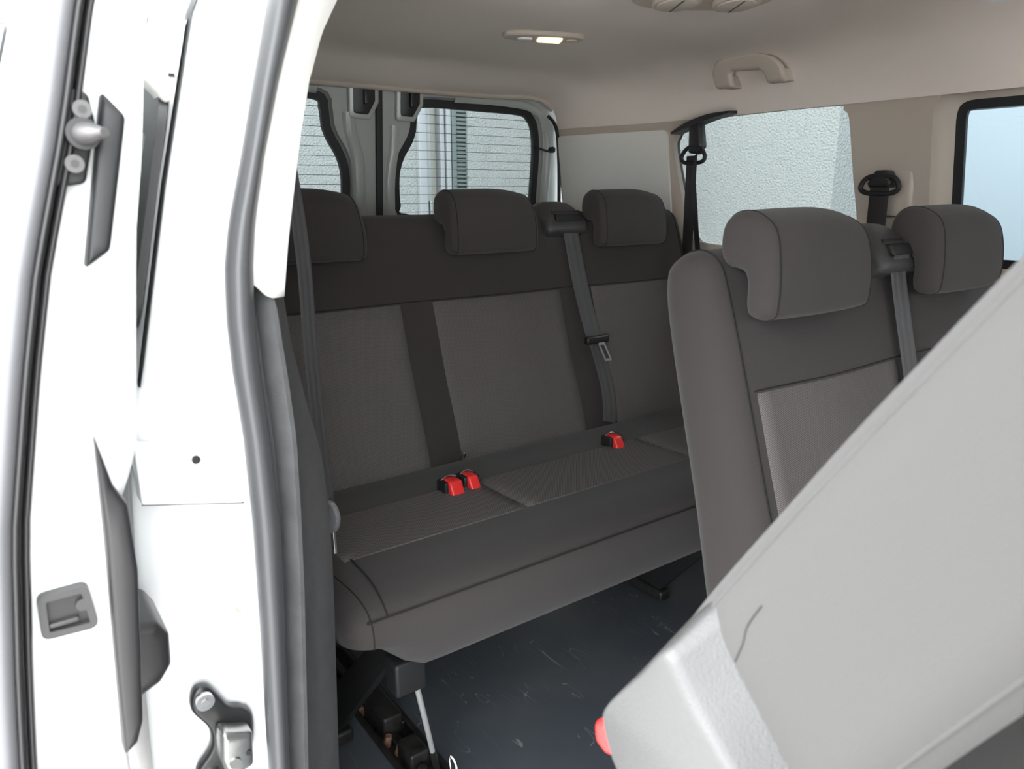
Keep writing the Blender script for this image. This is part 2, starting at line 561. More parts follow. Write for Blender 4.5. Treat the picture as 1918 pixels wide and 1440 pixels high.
# far side wall with two windows
qw = crom([(1.640, 1.19), (1.635, 1.235), (1.60, 1.262), (1.515, 1.280), (1.385, 1.285), (1.12, 1.285), (1.088, 1.272), (1.072, 1.245), (1.058, 1.12), (1.043, 0.985), (1.058, 0.94), (1.10, 0.922), (1.385, 0.92), (1.54, 0.925), (1.58, 0.945), (1.605, 1.0)], 96, True)
mw = round_poly([(0.865, 0.88), (0.875, 1.305), (-0.62, 1.305), (-0.62, 0.88)], [0.05, 0.07, 0.07, 0.05], 8)
qw = [Vector((p.x, p.y)) for p in qw]
outer = [(-2.0, 0.0), (2.10, 0.0), (2.10, 1.305), (-2.0, 1.305)]
fw = round_poly([(-0.78, 0.88), (-0.78, 1.29), (-1.55, 1.29), (-1.90, 0.88)], 0.06, 6)
mL = lambda a, b: (XL(b, a), a, b)
mLo = lambda d: (lambda a, b: (XL(b, a) + d, a, b))
wl = panel('wall_left', outer, [qw, mw, fw], 0.09, mL, 'trim', reveals=[(qw, mL, mLo(0.018), 0.0), (mw, mL, mLo(0.045), 0.030)])
tag(wl, 'pale grey plastic side trim with two windows, far side of the van', 'wall', kind='structure')

def window(name, loop, d, frame_w, label, gl='glass', mirror=False, inset=0.0, grow=0.012):
    f = (lambda x: 2 * CX - x) if mirror else (lambda x: x)
    lp = inset2([Vector(p) for p in loop], inset - grow)
    e = thing(name, (f(XL(lp[0].y, lp[0].x)), lp[0].x, min(p.y for p in lp)), label, 'window', kind='structure')
    mp = lambda dd: (lambda a, b: (f(XL(b, a) + dd), a, b))
    ring('window_seal', lp, frame_w, mp(d - 0.006), mp(d + 0.006), 'black', e)
    panel('pane', inset2(lp, frame_w * 0.6), [], 0.08, mp(d), gl, e)
    return e
window('window_1', qw, 0.028, 0.026, 'far rear side window with rounded corners looking onto stucco', grow=0.030)
window('window_2', mw, 0.052, 0.022, 'far middle side window with thick black seal beside the belt pillar', 'glass_clear', inset=0.030, grow=0.002)

# front end: added light-blocking panel, windscreen and the closed front door on the near side (behind the camera)
fw_ = panel('front_light_block', [(0.22, 0.0), (1.82, 0.0), (1.82, 1.06), (0.22, 1.06)], [], 0.3, lambda a, b: (a, -1.0 - 0.12 * b, b), 'fabric', back=lambda a, b: (a, -1.12 - 0.12 * b, b))
tag(fw_, 'dark unseen panel added across the cabin to block light from the front', 'wall', kind='structure')
ws = thing('window_4', (CX, -1.8, 0.82), 'sloping windscreen at the front of the cabin', 'window', kind='structure')
panel('pane', [(0.22, 0.0), (1.82, 0.0), (1.78, 1.0), (0.26, 1.0)], [], 0.3, lambda a, b: (a, -2.0 + 0.4 * b, 0.82 + 0.56 * b), 'glass_plain', ws)
fdh = [Vector(p) for p in round_poly([(-0.72, 0.88), (-0.72, 1.27), (-1.50, 1.27), (-1.86, 0.88)], 0.06, 6)]
fd_ = panel('wall_front_door', [(-2.0, 0.0), (-0.20, 0.0), (-0.20, 1.29), (-1.62, 1.29), (-2.0, 0.86)], [fdh], 0.15, lambda a, b: (2 * CX - XL(b, a), a, b), 'trim', back=lambda a, b: (2 * CX - XL(b, a) - 0.06, a, b))
tag(fd_, 'closed front door beside the driver area on the near side', 'door', kind='structure')
# near side wall (rear quarter only), mirror of the far side
mR = lambda a, b: (XR(b, a), a, b)
mRo = lambda d: (lambda a, b: (XR(b, a) - d, a, b))
wr = panel('wall_right', [(0.86, 0.0), (2.10, 0.0), (2.10, 1.305), (0.86, 1.305)], [qw], 0.09, mR, 'trim', reveals=[(qw, mR, mRo(0.018), 0.0)])
tag(wr, 'pale plastic rear quarter trim on the door side', 'wall', kind='structure')
SK = [(-0.12, 0.10), (0.30, 0.080), (0.47, 0.080), (0.656, 0.088), (0.782, 0.096), (0.84, 0.102), (0.903, 0.115), (1.084, 0.156), (1.24, 0.196), (1.36, 0.255), (1.44, 0.36)]
def XS(z): return interp(SK, z)
mS = lambda a, b: (XS(b), a, b)
# outer skin of the rear quarter
skin = panel('wall_outer', [(0.78, -0.12), (2.2, -0.12), (2.2, 1.44), (0.78, 1.44)], [inset2(qw, 0.012)], 0.07, mS, 'paint')
tag(skin, 'white painted outer body panel behind the side door', 'body panel', kind='structure')
qe = thing('window_3', (XS(1.0), 1.3, 0.9), 'near rear side window seen edge-on beside the open sliding door', 'window', kind='structure')
gq = inset2([Vector(p) for p in round_poly([(0.792, 0.955), (0.792, 1.16), (0.84, 1.19), (0.96, 1.195), (1.04, 1.285), (1.67, 1.295), (1.67, 0.89), (0.95, 0.89)], [0.03, 0.05, 0.02, 0.02, 0.03, 0.06, 0.06, 0.06], 8)], 0.0)
panel('pane', gq, [], 0.07, lambda a, b: (XS(b) - 0.004, a, b), 'glass', qe)
ring('black_border', gq, 0.05, lambda a, b: (XS(b) - 0.009, a, b), lambda a, b: (XS(b) - 0.001, a, b), 'blackpl', qe)
# roof skin
rp = [(0.255, 1.36), (0.30, 1.41), (0.40, 1.455), (0.6, 1.50), (1.02, 1.53), (1.44, 1.50), (1.64, 1.455), (1.74, 1.41), (1.80, 1.34), (1.86, 1.30)]
rp = crom(rp, 40)
V = [(p.x, y, p.y + (0.06 if y < 0.5 else 0)) for y in (-1.6, 0.4, 0.6, 2.2) for p in rp]; n = len(rp)
F = [(j * n + i, j * n + i + 1, (j + 1) * n + i + 1, (j + 1) * n + i) for j in range(3) for i in range(n - 1)]
tag(mobj('roof', V, F, 'paint'), 'white painted roof skin of the van', 'roof', kind='structure')

# door jamb: white face between the outer skin and the rubber seal
SL = [(0.40, 0.185), (0.457, 0.186), (0.552, 0.189), (0.649, 0.192), (0.752, 0.194), (0.844, 0.193), (0.91, 0.189), (0.962, 0.188), (1.012, 0.191), (1.05, 0.198), (1.107, 0.214), (1.177, 0.232), (1.246, 0.250), (1.36, 0.29)]
SRR = [(0.40, 0.210), (0.444, 0.211), (0.541, 0.215), (0.638, 0.220), (0.744, 0.224), (0.839, 0.221), (0.906, 0.217), (0.959, 0.216), (1.01, 0.219), (1.05, 0.224), (1.108, 0.237), (1.179, 0.257), (1.25, 0.281), (1.36, 0.32)]
V, F = [], []
zs = [-0.12 + 1.5 * k / 60 for k in range(61)]
for z in zs:
    xo = XS(z); xi = interp(SL, max(z, 0.40)) + 0.012 - 0.03 * sstep(0.4, 0.1, z)
    for (x, y) in ((xo, 0.80), (xo + 0.002, 0.786), (xo + 0.008, 0.779), (xo * 0.6 + xi * 0.4, 0.772), (xi - 0.02, 0.768), (xi - 0.008, 0.755), (xi, 0.735), (xi + 0.006, 0.740), (xi + 0.01, 0.87)):
        V.append((x, y, z))
for j in range(60):
    for i in range(8): F.append((j * 9 + i, j * 9 + i + 1, (j + 1) * 9 + i + 1, (j + 1) * 9 + i))
jamb = mobj('door_jamb', V, F, 'paint')
tag(jamb, 'white painted rear jamb of the side door opening', 'door jamb', kind='structure')

# rubber weatherstrip round the opening
def catz(tab, z):
    return interp(tab, z)
path_z = [1.36 - 1.5 * k / 90 for k in range(91)]
V, F = [], []; K = 16
for z in path_z:
    zc = max(z, 0.40)
    a, b = interp(SL, zc), interp(SRR, zc)
    c, h = (a + b) / 2, (b - a) / 2
    # a fat lip with a flat flange
    for k in range(K):
        t = 2 * PI * k / K
        r = 1.0 if math.cos(t) < 0.3 else 0.86
        V.append((c + h * math.cos(t) * 1.0, 0.722 + 0.020 * math.sin(t) * r + 0.006 * math.cos(t), z))
for j in range(90):
    for k in range(K):
        l = (k + 1) % K
        F.append((j * K + k, j * K + l, (j + 1) * K + l, (j + 1) * K + k))
seal = mobj('door_seal', V, F, 'rubber', sharp=80)
tag(seal, 'thick dark grey rubber weatherstrip along the side door opening', 'door seal')

# pillar trim, upper (white) and lower (dark)
UR = [(0.95, 0.248), (0.983, 0.251), (1.033, 0.259), (1.084, 0.269), (1.134, 0.279), (1.184, 0.291), (1.229, 0.307), (1.259, 0.324), (1.33, 0.37), (1.37, 0.41)]
V, F = [], []
NZ = 40
sec_n = 9
for j in range(NZ + 1):
    t = j / NZ
    for i in range(sec_n):
        u = i / (sec_n - 1)
        zb = 0.995 - 0.017 * sstep(0.0, 0.5, u) + 0.006 * sstep(0.8, 1.0, u)
        z = zb + (1.37 - zb) * t
        xl = interp(SRR, z) - 0.006; xr = interp(UR, z)
        ang = u * PI / 2
        if u <= 0.75:
            x = xl + (xr - xl) * (u / 0.75) * 0.94; y = 0.728 + 0.012 * (u / 0.75) ** 2
        else:
            w = (u - 0.75) / 0.25
            x = xl + (xr - xl) * (0.94 + 0.06 * math.sin(w * PI / 2)); y = 0.740 + 0.16 * (1 - math.cos(w * PI / 2))
        V.append((x, y, z))
for j in range(NZ):
    for i in range(sec_n - 1): F.append((j * sec_n + i, j * sec_n + i + 1, (j + 1) * sec_n + i + 1, (j + 1) * sec_n + i))
up = mobj('trim_2', V, F, 'trim_white')
sol = up.modifiers.new('thick', 'SOLIDIFY'); sol.thickness = 0.004; sol.offset = -1
tag(up, 'white upper door pillar cover ending in a rounded tip', 'pillar trim', kind='structure')

STR = [(-0.1, 0.222), (0.426, 0.231), (0.525, 0.236), (0.658, 0.243), (0.759, 0.246), (0.831, 0.247), (0.90, 0.243), (0.945, 0.239), (1.02, 0.238)]
LIN = [(-0.1, 0.285), (0.34, 0.298), (0.453, 0.302), (0.567, 0.306), (0.64, 0.308), (0.711, 0.308), (0.78, 0.303), (0.848, 0.289), (0.918, 0.277), (0.975, 0.272), (1.02, 0.270)]
V, F = [], []
for j in range(61):
    z = -0.1 + 1.085 * j / 60
    a = interp(SRR, max(z, 0.4)); b = interp(STR, z); c = interp(LIN, z)
    tb_ = 0.016 * sstep(0.962, 0.978, z)
    for (x, y) in ((a - 0.008, 0.750 + tb_), (a + (b - a) * 0.20, 0.744 + tb_), (a + (b - a) * 0.36, 0.746 + tb_), (a + (b - a) * 0.46, 0.737 + tb_), (b - 0.004, 0.7225 + tb_), (b + 0.001, 0.7245 + tb_), (b + 0.004, 0.731 + tb_), (b + (c - b) * 0.5, 0.766), (c - 0.004, 0.797), (c, 0.803), (c - 0.002, 0.812), (0.25, 0.90), (0.215, 0.92)):
        V.append((x, y, z))
for j in range(60):
    for i in range(12): F.append((j * 13 + i, j * 13 + i + 1, (j + 1) * 13 + i + 1, (j + 1) * 13 + i))
lo = mobj('trim_3', V, F, 'plastic', sharp=30)
tag(lo, 'dark grey grained lower door pillar cover', 'pillar trim', kind='structure')
V, F = tube_geo([(0.272, 0.7795, 0.600), (0.262, 0.772, 0.590), (0.260, 0.7705, 0.575), (0.261, 0.7705, 0.545), (0.264, 0.7715, 0.530)], 0.0012, 6)
mobj('access_cover_edge', V, F, 'plastic_mid', lo)

# thin dark strip on the outer corner of the jamb
V, F = [], []
for k in range(41):
    z = 0.895 + (1.34 - 0.895) * k / 40
    w = 0.0022 * min(1, k / 3 + 0.4)
    x = XS(z) + 0.003
    for dx, dy in ((-w, 0), (0, -0.006), (w, 0), (w, 0.01), (-w, 0.01)): V.append((x + dx, 0.782 + dy, z))
for j in range(40):
    for i in range(5): F.append((j * 5 + i, j * 5 + (i + 1) % 5, (j + 1) * 5 + (i + 1) % 5, (j + 1) * 5 + i))
tag(mobj('corner_strip', V, F, 'blackpl'), 'thin dark edge strip on the outer corner of the white jamb', 'edge strip')

# ------------------------------------------------------------------ rear doors
def YD(z): return 2.13 - 0.081 * (z - 1.0)
winR = crom([(1.20, 1.330), (1.40, 1.331), (1.565, 1.328), (1.605, 1.312), (1.625, 1.275), (1.634, 1.20), (1.632, 1.10), (1.627, 1.0), (1.60, 0.985), (1.40, 0.99), (1.16, 1.005), (1.125, 1.025), (1.115, 1.06), (1.115, 1.13), (1.129, 1.177), (1.156, 1.222), (1.170, 1.258), (1.176, 1.305)], 108, True)
winR = [Vector((p.x, p.y)) for p in winR]
GX = 1.038                                                   # gap between the doors
winL = [Vector((2 * 1.0215 - p.x, p.y + 0.003)) for p in winR][::-1]
rear_label = {1: 'rear hinged door on the left of the picture, partly behind the white pillar', 2: 'rear hinged door on the right with full window and wiring grommet'}
def rear_door(idx, x0, x1, win, sgn):
    e = thing('door_%d' % idx, ((x0 + x1) / 2, 2.13, 0.3), rear_label[idx], 'rear door', kind='structure')
    mp = lambda d: (lambda a, b: (a, YD(b) + d, b))
    out = round_poly([(x0, 0.25), (x1, 0.25), (x1, 1.385), (x0, 1.385)] if sgn > 0 else [(x0, 0.25), (x1, 0.25), (x1, 1.385), (x0, 1.385)], [0.01, 0.01, 0.09 if sgn > 0 else 0.02, 0.02 if sgn > 0 else 0.09], 8)
    wo = inset2(win, -0.028)
    panel('door_panel', out, [wo], 0.06, mp(0), 'paint_grey', e, reveals=[(wo, mp(0), mp(0.022), 0.016)])
    ring('window_seal', inset2(win, -0.022), 0.024, mp(0.014), mp(0.03), 'black', e)
    g = panel('pane', inset2(win, -0.004), [], 0.08, mp(0.026), 'glass', e)
    # heating wires
    lo, hi = min(p.y for p in win), max(p.y for p in win)
    z = hi - 0.022
    while z > lo + 0.02:
        xs = []
        for i in range(len(win)):
            a, b = win[i], win[(i + 1) % len(win)]
            if (a.y - z) * (b.y - z) < 0: xs.append(a.x + (b.x - a.x) * (z - a.y) / (b.y - a.y))
        if len(xs) >= 2:
            rbox('heating_wire', min(xs) - 0.004, max(xs) + 0.004, YD(z) + 0.0245, YD(z) + 0.0255, z - 0.0007, z + 0.0007, 0, 'blackpl', g)
        z -= 0.0268
    return e
d1 = rear_door(1, 0.33, GX - 0.008, winL, -1)
d2 = rear_door(2, GX + 0.008, 1.728, winR, 1)
# pressed ridge that follows the window, latch pads and pockets
def ridge(parent, pts, w, h):
    pts = crom([(x, z, 0) for x, z in pts], 40)
    V, F = [], []; n = 7
    for i, p in enumerate(pts):
        t = (pts[min(i + 1, len(pts) - 1)] - pts[max(i - 1, 0)]).normalized()
        s = Vector((t.y, -t.x, 0))
        for k in range(n):
            u = k / (n - 1) * 2 - 1
            q = p + s * (u * w)
            V.append((q.x, YD(q.y) - h * (1 - abs(u) ** 3) + 0.002, q.y))
    for i in range(len(pts) - 1):
        for k in range(n - 1): F.append((i * n + k, i * n + k + 1, (i + 1) * n + k + 1, (i + 1) * n + k))
    return mobj('pressed_ridge', V, F, 'paint_grey', parent, sharp=80)
ridge(d1, [(0.945, 1.30), (0.948, 1.255), (0.962, 1.205), (0.972, 1.165), (0.974, 1.10), (0.974, 1.0), (0.974, 0.8)], 0.022, 0.012)
ridge(d2, [(1.092, 1.27), (1.090, 1.21), (1.082, 1.16), (1.076, 1.10), (1.076, 1.0), (1.076, 0.8)], 0.018, 0.010)
ridge(d2, [(1.675, 0.8), (1.682, 1.0), (1.684, 1.2), (1.672, 1.28)], 0.016, 0.012)
ridge(d2, [(1.30, 1.362), (1.45, 1.363), (1.58, 1.356), (1.64, 1.335)], 0.014, 0.008)
ridge(d1, [(0.50, 1.362), (0.62, 1.363), (0.85, 1.358)], 0.014, 0.008)
def pocket(parent, pts):
    pad = round_poly([(p[0], p[1]) for p in inset2([Vector(p) for p in pts], -0.014)], 0.012, 4)
    hole = round_poly(pts, 0.008, 4)
    to = lambda u, a, b: (a, YD(b) + u, b)
    pillow('latch_pad', pad, -0.012, 0.002, 0.005, 'paint_grey', parent, to3=to, rseg=3)
    lp = pillow('latch_pocket', hole, -0.014, -0.010, 0.001, 'blackpl', parent, to3=to, rseg=2)
    c = sum((Vector(p) for p in pts), Vector((0, 0))) / len(pts)
    rbox('latch_hook', c.x - 0.006, c.x + 0.006, YD(c.y) - 0.024, YD(c.y) - 0.012, c.y - 0.012, c.y + 0.028, 0.003, 'dsteel', lp)
pocket(d1, [(0.955, 1.372), (0.955, 1.297), (1.000, 1.295), (1.022, 1.333), (1.022, 1.372)])
pocket(d2, [(1.106, 1.372), (1.106, 1.297), (1.146, 1.296), (1.170, 1.335), (1.170, 1.372)])
# wiring grommet / knob beside the rear window
kn = thing('wire_grommet', (1.69, YD(1.22), 1.218), 'small black wiring knob and lead beside the rear window', 'wire grommet')
cyl('knob', (1.686, YD(1.218) - 0.026, 1.218), (0, 1, 0), 0.010, 0.028, 'black', kn)
tube('lead', crom([(1.686, YD(1.218) - 0.016, 1.216), (1.668, YD(1.218) - 0.018, 1.213), (1.645, YD(1.22) - 0.008, 1.220), (1.630, YD(1.22) + 0.012, 1.228)], 18), 0.0035, 'black', kn)
# black seal between doors and around the frame
rbox_gap = rbox('center_seal', GX - 0.010, GX + 0.010, 2.120, 2.165, 0.25, 1.39, 0.002, 'black', deform=lambda x, y, z: (x, y - 0.081 * (z - 1.0) - 0.0, z))
tag(rbox_gap, 'black rubber strip between the two rear doors', 'door seal')
fr = tube('rear_seal', crom([(1.722, 2.092, 0.25), (1.722, 2.092, 0.8), (1.717, 2.09, 1.10), (1.710, 2.088, 1.22), (1.700, 2.085, 1.275), (1.682, 2.08, 1.305), (1.655, 2.078, 1.325)], 42), 0.006, 'black')
tag(fr, 'black rubber seal round the rear door opening at the far corner', 'door seal')

# painted body frame round the rear doors
rf = panel('rear_frame', [(0.15, -0.1), (1.89, -0.1), (1.89, 1.50), (0.15, 1.50)], [[Vector(p) for p in round_poly([(0.34, 0.24), (1.715, 0.24), (1.715, 1.375), (0.34, 1.375)], [0.01, 0.01, 0.07, 0.07], 6)]], 0.2, lambda a, b: (a, YD(b) + 0.012, b), 'paint_grey', back=lambda a, b: (a, YD(b) + 0.05, b))
tag(rf, 'painted metal frame round the two rear doors', 'door frame', kind='structure')
# D-pillar cover, far rear corner
dp = panel('trim_4', round_poly([(1.66, 0.75), (2.085, 0.75), (2.085, 1.262), (1.66, 1.262)], [0.01, 0.01, 0.02, 0.02], 4), [], 0.05,
           lambda a, b: (XL(b, a) - 0.008 - 0.006 * math.sin(PI * (a - 1.66) / 0.425), a, b), 'trim_grey', back=lambda a, b: (XL(b, a) + 0.002, a, b))
tag(dp, 'pale grey corner pillar cover between rear door and rear side window', 'pillar trim', kind='structure')

# ================================================================== CEILING FITTINGS
lamp = thing('dome_lamp', (1.155, 1.465, 1.424), 'oval dome lamp glowing warm in the middle of the headliner', 'lamp')
ell = []
for k in range(40):
    t = 2 * PI * k / 40
    ct, st = math.cos(t), math.sin(t)
    ell.append((abs(ct) ** 0.75 * math.copysign(0.098, ct), abs(st) ** 0.8 * math.copysign(0.040, st)))
AX = math.radians(-22)
def lp3(u, a, b):
    x = a * math.cos(AX) - b * math.sin(AX); y = a * math.sin(AX) + b * math.cos(AX)
    return (1.150 + x, 1.464 + y, 1.428 + u)
AXs = AX
pillow('housing', ell, -0.008, 0.006, 0.006, 'trim', lamp, to3=lp3, rseg=4)
def disc2(cx, cy, rx, ry, n=20): return [(cx + rx * math.cos(2 * PI * k / n), cy + ry * math.sin(2 * PI * k / n)) for k in range(n)]
pillow('lit_lens', round_poly([(-0.018, -0.022), (0.040, -0.022), (0.046, 0.020), (-0.012, 0.020)], 0.006, 3), -0.013, -0.005, 0.003, 'lamp', lamp, to3=lp3, rseg=2)
pillow('reading_lens', disc2(-0.045, 0.0, 0.018, 0.013), -0.012, -0.005, 0.003, 'lens', lamp, to3=lp3, rseg=2)
pillow('switch_button', disc2(0.068, 0.0, 0.013, 0.010), -0.011, -0.005, 0.002, 'trim', lamp, to3=lp3, rseg=2)

vent = thing('ceiling_vent', (1.27, 1.04, 1.44), 'oval ceiling air vent console with round nozzles at the top edge', 'air vent')
def vt3(u, a, b): return (1.215 + a * 0.90 - b * 0.35, 1.045 - a * 0.35 - b * 0.9, ceil_z(1.215 + a * 0.9, 1.045 - a * 0.35 - b * 0.9) + u)
vell = [(0.155 * math.copysign(abs(math.cos(t)) ** 0.8, math.cos(t)), 0.075 * math.copysign(abs(math.sin(t)) ** 0.8, math.sin(t))) for t in [2 * PI * k / 48 for k in range(48)]]
pillow('console', vell, -0.016, 0.012, 0.012, 'trim', vent, to3=vt3, rseg=4)
for cx_ in (-0.065, 0.065):
    nz = pillow('nozzle', disc2(cx_, 0.005, 0.050, 0.045, 28), -0.028, -0.014, 0.005, 'trim', vent, to3=vt3, rseg=3)
    pillow('vane', disc2(cx_, 0.005, 0.040, 0.034, 24), -0.031, -0.026, 0.002, 'trim', nz, to3=vt3, rseg=2)
    pillow('vane_slit', [(cx_ - 0.002, -0.025), (cx_ + 0.002, -0.025), (cx_ + 0.002, 0.035), (cx_ - 0.002, 0.035)], -0.0318, -0.030, 0.0003, 'plastic', nz, to3=vt3, rseg=1)

# grab handle on the cove
gh = thing('grab_handle', (1.745, 1.34, 1.36), 'beige plastic grab handle above the far rear side window', 'grab handle')
pts = [(1.462, 1.356), (1.462, 1.395), (1.440, 1.421), (1.410, 1.428), (1.300, 1.425), (1.265, 1.414), (1.246, 1.394), (1.240, 1.353), (1.294, 1.353), (1.298, 1.375), (1.308, 1.388), (1.395, 1.394), (1.405, 1.386), (1.407, 1.356)]
pts = [(a * 0.974, 1.08 + (b - 1.08) * 0.974) for a, b in pts]
pillow('bar', round_poly(pts, 0.009, 4), 1.690, 1.715, 0.008, 'trim', gh, deform=lambda x, y, z: (x + 0.006 - 0.55 * (z - 1.38), y, z), rseg=4)
for yy in (1.397, 1.236):
    rbox('foot', 1.712, 1.775, yy - 0.020, yy + 0.020, 1.350, 1.38, 0.006, 'trim', gh)

# ================================================================== SEATS
def bench_profile():
    return [(1.372, 0.43), (1.398, 0.53), (1.448, 0.66), (1.502, 0.83), (1.548, 0.97), (1.568, 1.012), (1.598, 1.026), (1.632, 1.016), (1.652, 0.985), (1.640, 0.90), (1.575, 0.66), (1.520, 0.44), (1.470, 0.375), (1.400, 0.38)]
BP = crom([Vector((a, b)) for a, b in bench_profile()], 84, True)
BP = [Vector((p.x, p.y)) for p in BP]
front_tab = sorted([(p.y, p.x) for p in BP[:30] if 0.43 <= p.y <= 1.0])
def front_y(z): return interp(front_tab, z)
CPR = [(1.405, 0.455), (1.36, 0.482), (1.28, 0.489), (1.15, 0.492), (1.03, 0.497), (0.95, 0.503), (0.905, 0.499), (0.880, 0.484), (0.872, 0.455), (0.880, 0.40), (0.905, 0.362), (0.96, 0.345), (1.20, 0.345), (1.39, 0.36)]
CP = [Vector((p.x, p.y)) for p in crom([Vector((a, b)) for a, b in CPR], 98, True)]
top_tab = sorted([(p.x, p.y) for p in CP[:55] if p.y > 0.47])
def top_z(y): return interp(top_tab, y)

def patch(name, x0, x1, v0, v1, fn, m, parent, nx=10, nv=14, lift=0.002):
    """Thin cloth panel lying on a seat surface; fn(x, v, lift) -> point."""
    V, F = [], []
    for j in range(nv + 1):
        for i in range(nx + 1):
            ed = min(i, nx - i, j, nv - j)
            e_ = lambda k, n_: 0.0 if k == 0 else 1.0 if k == n_ else 0.006 + 0.988 * (k - 1) / (n_ - 2)
            x = x0 + (x1 - x0) * e_(i, nx); v = v0 + (v1 - v0) * e_(j, nv)
            V.append(fn(x, v, lift if ed > 0 else -0.002))
    for j in range(nv):
        for i in range(nx): F.append((j * (nx + 1) + i, j * (nx + 1) + i + 1, (j + 1) * (nx + 1) + i + 1, (j + 1) * (nx + 1) + i))
    return mobj(name, V, F, m, parent, sharp=70)

HRP = [(0.0, 0.955), (0.004, 0.942), (0.020, 0.936), (0.040, 0.941), (0.046, 0.957), (0.047, 0.985), (0.053, 0.999), (0.066, 1.004), (0.080, 1.006), (0.092, 1.019), (0.096, 1.042), (0.092, 1.066), (0.079, 1.081), (0.058, 1.086), (0.036, 1.081), (0.016, 1.066), (0.006, 1.040), (0.000, 0.99)]
def headrest(parent, xc, yf, m='fabric', w=0.255):
    prof = [Vector((p.x, p.y)) for p in crom([Vector((a + yf, b)) for a, b in HRP], 90, True)]
    def df(x, y, z):
        u = (x - xc) / (w / 2)
        # gently crowned in plan and narrower at the top corners
        k = sstep(0.98, 1.09, z)
        return (xc + (x - xc) * (1 - 0.10 * k * max(0, u) ** 2), y + 0.010 * u * u, z - 0.016 * k * u * u * (1 if u > 0 else 0.25))
    h = pillow('headrest', prof, xc - w / 2, xc + w / 2, 0.016, m, parent, deform=df, nmid=8, rseg=5, sharp=80)
    for s in (-1, 1):
        xs = xc + s * (w / 2 - 0.014)
        path = [Vector(df(xs, p.x, p.y)) for p in inset2(prof, 0.0)]
        tube('seam', path, 0.0011, 'seam', h, 5, True)
    for s in (-1, 1):
        cyl('post', (xc + s * 0.075, yf + 0.078, 0.97), (0, 0.05, 1), 0.006, 0.07, 'chrome', h, 10)
    return h

def make_bench(name, label, x0, x1, dy, backs, cush, heads, retr, dz=0.0):
    t = thing(name, ((x0 + x1) / 2, 1.15 + dy, 0.0), label, 'bench seat')
    seats = [(a + b) / 2 for a, b in backs]
    def puff(x):
        return -0.010 * sum(math.exp(-((x - c) / 0.13) ** 2) for c in seats)
    def dfb(x, y, z):
        k = sstep(0.42, 0.6, z) * sstep(1.03, 0.9, z)
        fy = front_y(min(max(z, .43), 1.0)); f = sstep(fy + 0.06, fy + 0.01, y)
        return (x, y + dy + puff(x) * k * f, z)
    b = pillow('backrest', BP, x0, x1, 0.042, 'fabric', t, deform=dfb, nmid=40, rseg=7, sharp=80)
    for (a, c) in backs:
        def fn(x, v, l):
            k = sstep(0.42, 0.6, v) * sstep(1.03, 0.9, v)
            return (x, front_y(v) + dy + puff(x) * k - l, v)
        patch('back_insert', a, c, 0.462, 0.832, fn, 'weave', b, 16, 16)
    # piping along the sides of the backrest
    for xs in (x0 + 0.036, x1 - 0.036):
        tube('seam', [Vector(dfb(xs, p.x, p.y)) for p in inset2(BP, 0.0)], 0.0014, 'seam', b, 5, True)
    tube('seam', [(x, front_y(0.835) + dy + puff(x) * 0.95 - 0.0005, 0.835) for x in [x0 + 0.05 + (x1 - x0 - 0.1) * k / 40 for k in range(41)]], 0.0012, 'seam', b, 5)
    # cushion
    def dfc(x, y, z):
        e = min(x - x0, x1 - x)
        lift = 0.10 * sstep(0.15, 0.0, e) * sstep(0.46, 0.34, z)
        pf = -0.006 * math.sin((x - x0) / (x1 - x0) * PI * 6) ** 2 * sstep(0.45, 0.5, z) * 0
        return (x, y + dy, z + lift + pf)
    c = pillow('cushion', CP, x0, x1, 0.040, 'fabric', t, deform=dfc, nmid=40, rseg=7, sharp=80)
    for (a, q) in cush:
        patch('seat_insert', a, q, 1.045, 1.225, lambda x, v, l: (x, v + dy, top_z(v) + l), 'weave', c, 16, 8)
    zf = 0.484
    tube('seam', [(x0 + 0.03 + (x1 - x0 - 0.06) * k / 30, 0.8785 + dy, zf) for k in range(31)], 0.0018, 'seam', c, 5)
    for xs in (x0 + 0.062, x1 - 0.062):
        tube('seam', crom([(xs, 0.8785 + dy, zf), (xs + 0.002, 0.905 + dy, 0.5005), (xs + 0.010, 0.96 + dy, 0.505), (xs + 0.018, 1.045 + dy, 0.4985)], 18), 0.0016, 'seam', c, 5)
    for xs in (x0 + 0.036, x1 - 0.036):
        tube('seam', [Vector(dfc(xs, p.x, p.y)) for p in inset2(CP, 0.0)], 0.0013, 'seam', c, 5, True)
    for h in heads: headrest(t, h, 1.470 + dy)
    # belt outlet moulded into the top of the backrest
    if retr:
        r0, r1 = retr
        pr = [Vector((p.x + dy, p.y)) for p in crom([Vector(q) for q in [(1.528, 0.975), (1.536, 1.01), (1.556, 1.036), (1.59, 1.052), (1.63, 1.048), (1.655, 1.02), (1.655, 0.97), (1.60, 0.95)]], 48, True)]
        rb = pillow('belt_outlet', pr, r0, r1, 0.014, 'outlet', t, deform=lambda x, y, z: (x, y, z - 0.030 * ((x - (r0 + r1) / 2) / ((r1 - r0) / 2)) ** 4 * sstep(1.0, 1.05, z)), nmid=8)
        rbox('slot', r0 + 0.028, r1 - 0.018, 1.524 + dy, 1.556 + dy, 1.004, 1.022, 0.004, 'black', rb, deform=lambda x, y, z: (x, y + (z - 1.004) * 0.5, z))
        ring('slot_rim', round_poly([(r0 + 0.022, 0.998), (r1 - 0.012, 0.998), (r1 - 0.016, 1.030), (r0 + 0.026, 1.030)], 0.005, 3), 0.004,
             lambda a, b_: (a, 1.527 + dy + (b_ - 0.975) * 0.36, b_), lambda a, b_: (a, 1.537 + dy + (b_ - 0.975) * 0.36, b_), 'blackpl', rb)
    for o in t.children: o.location.z += dz
    return t

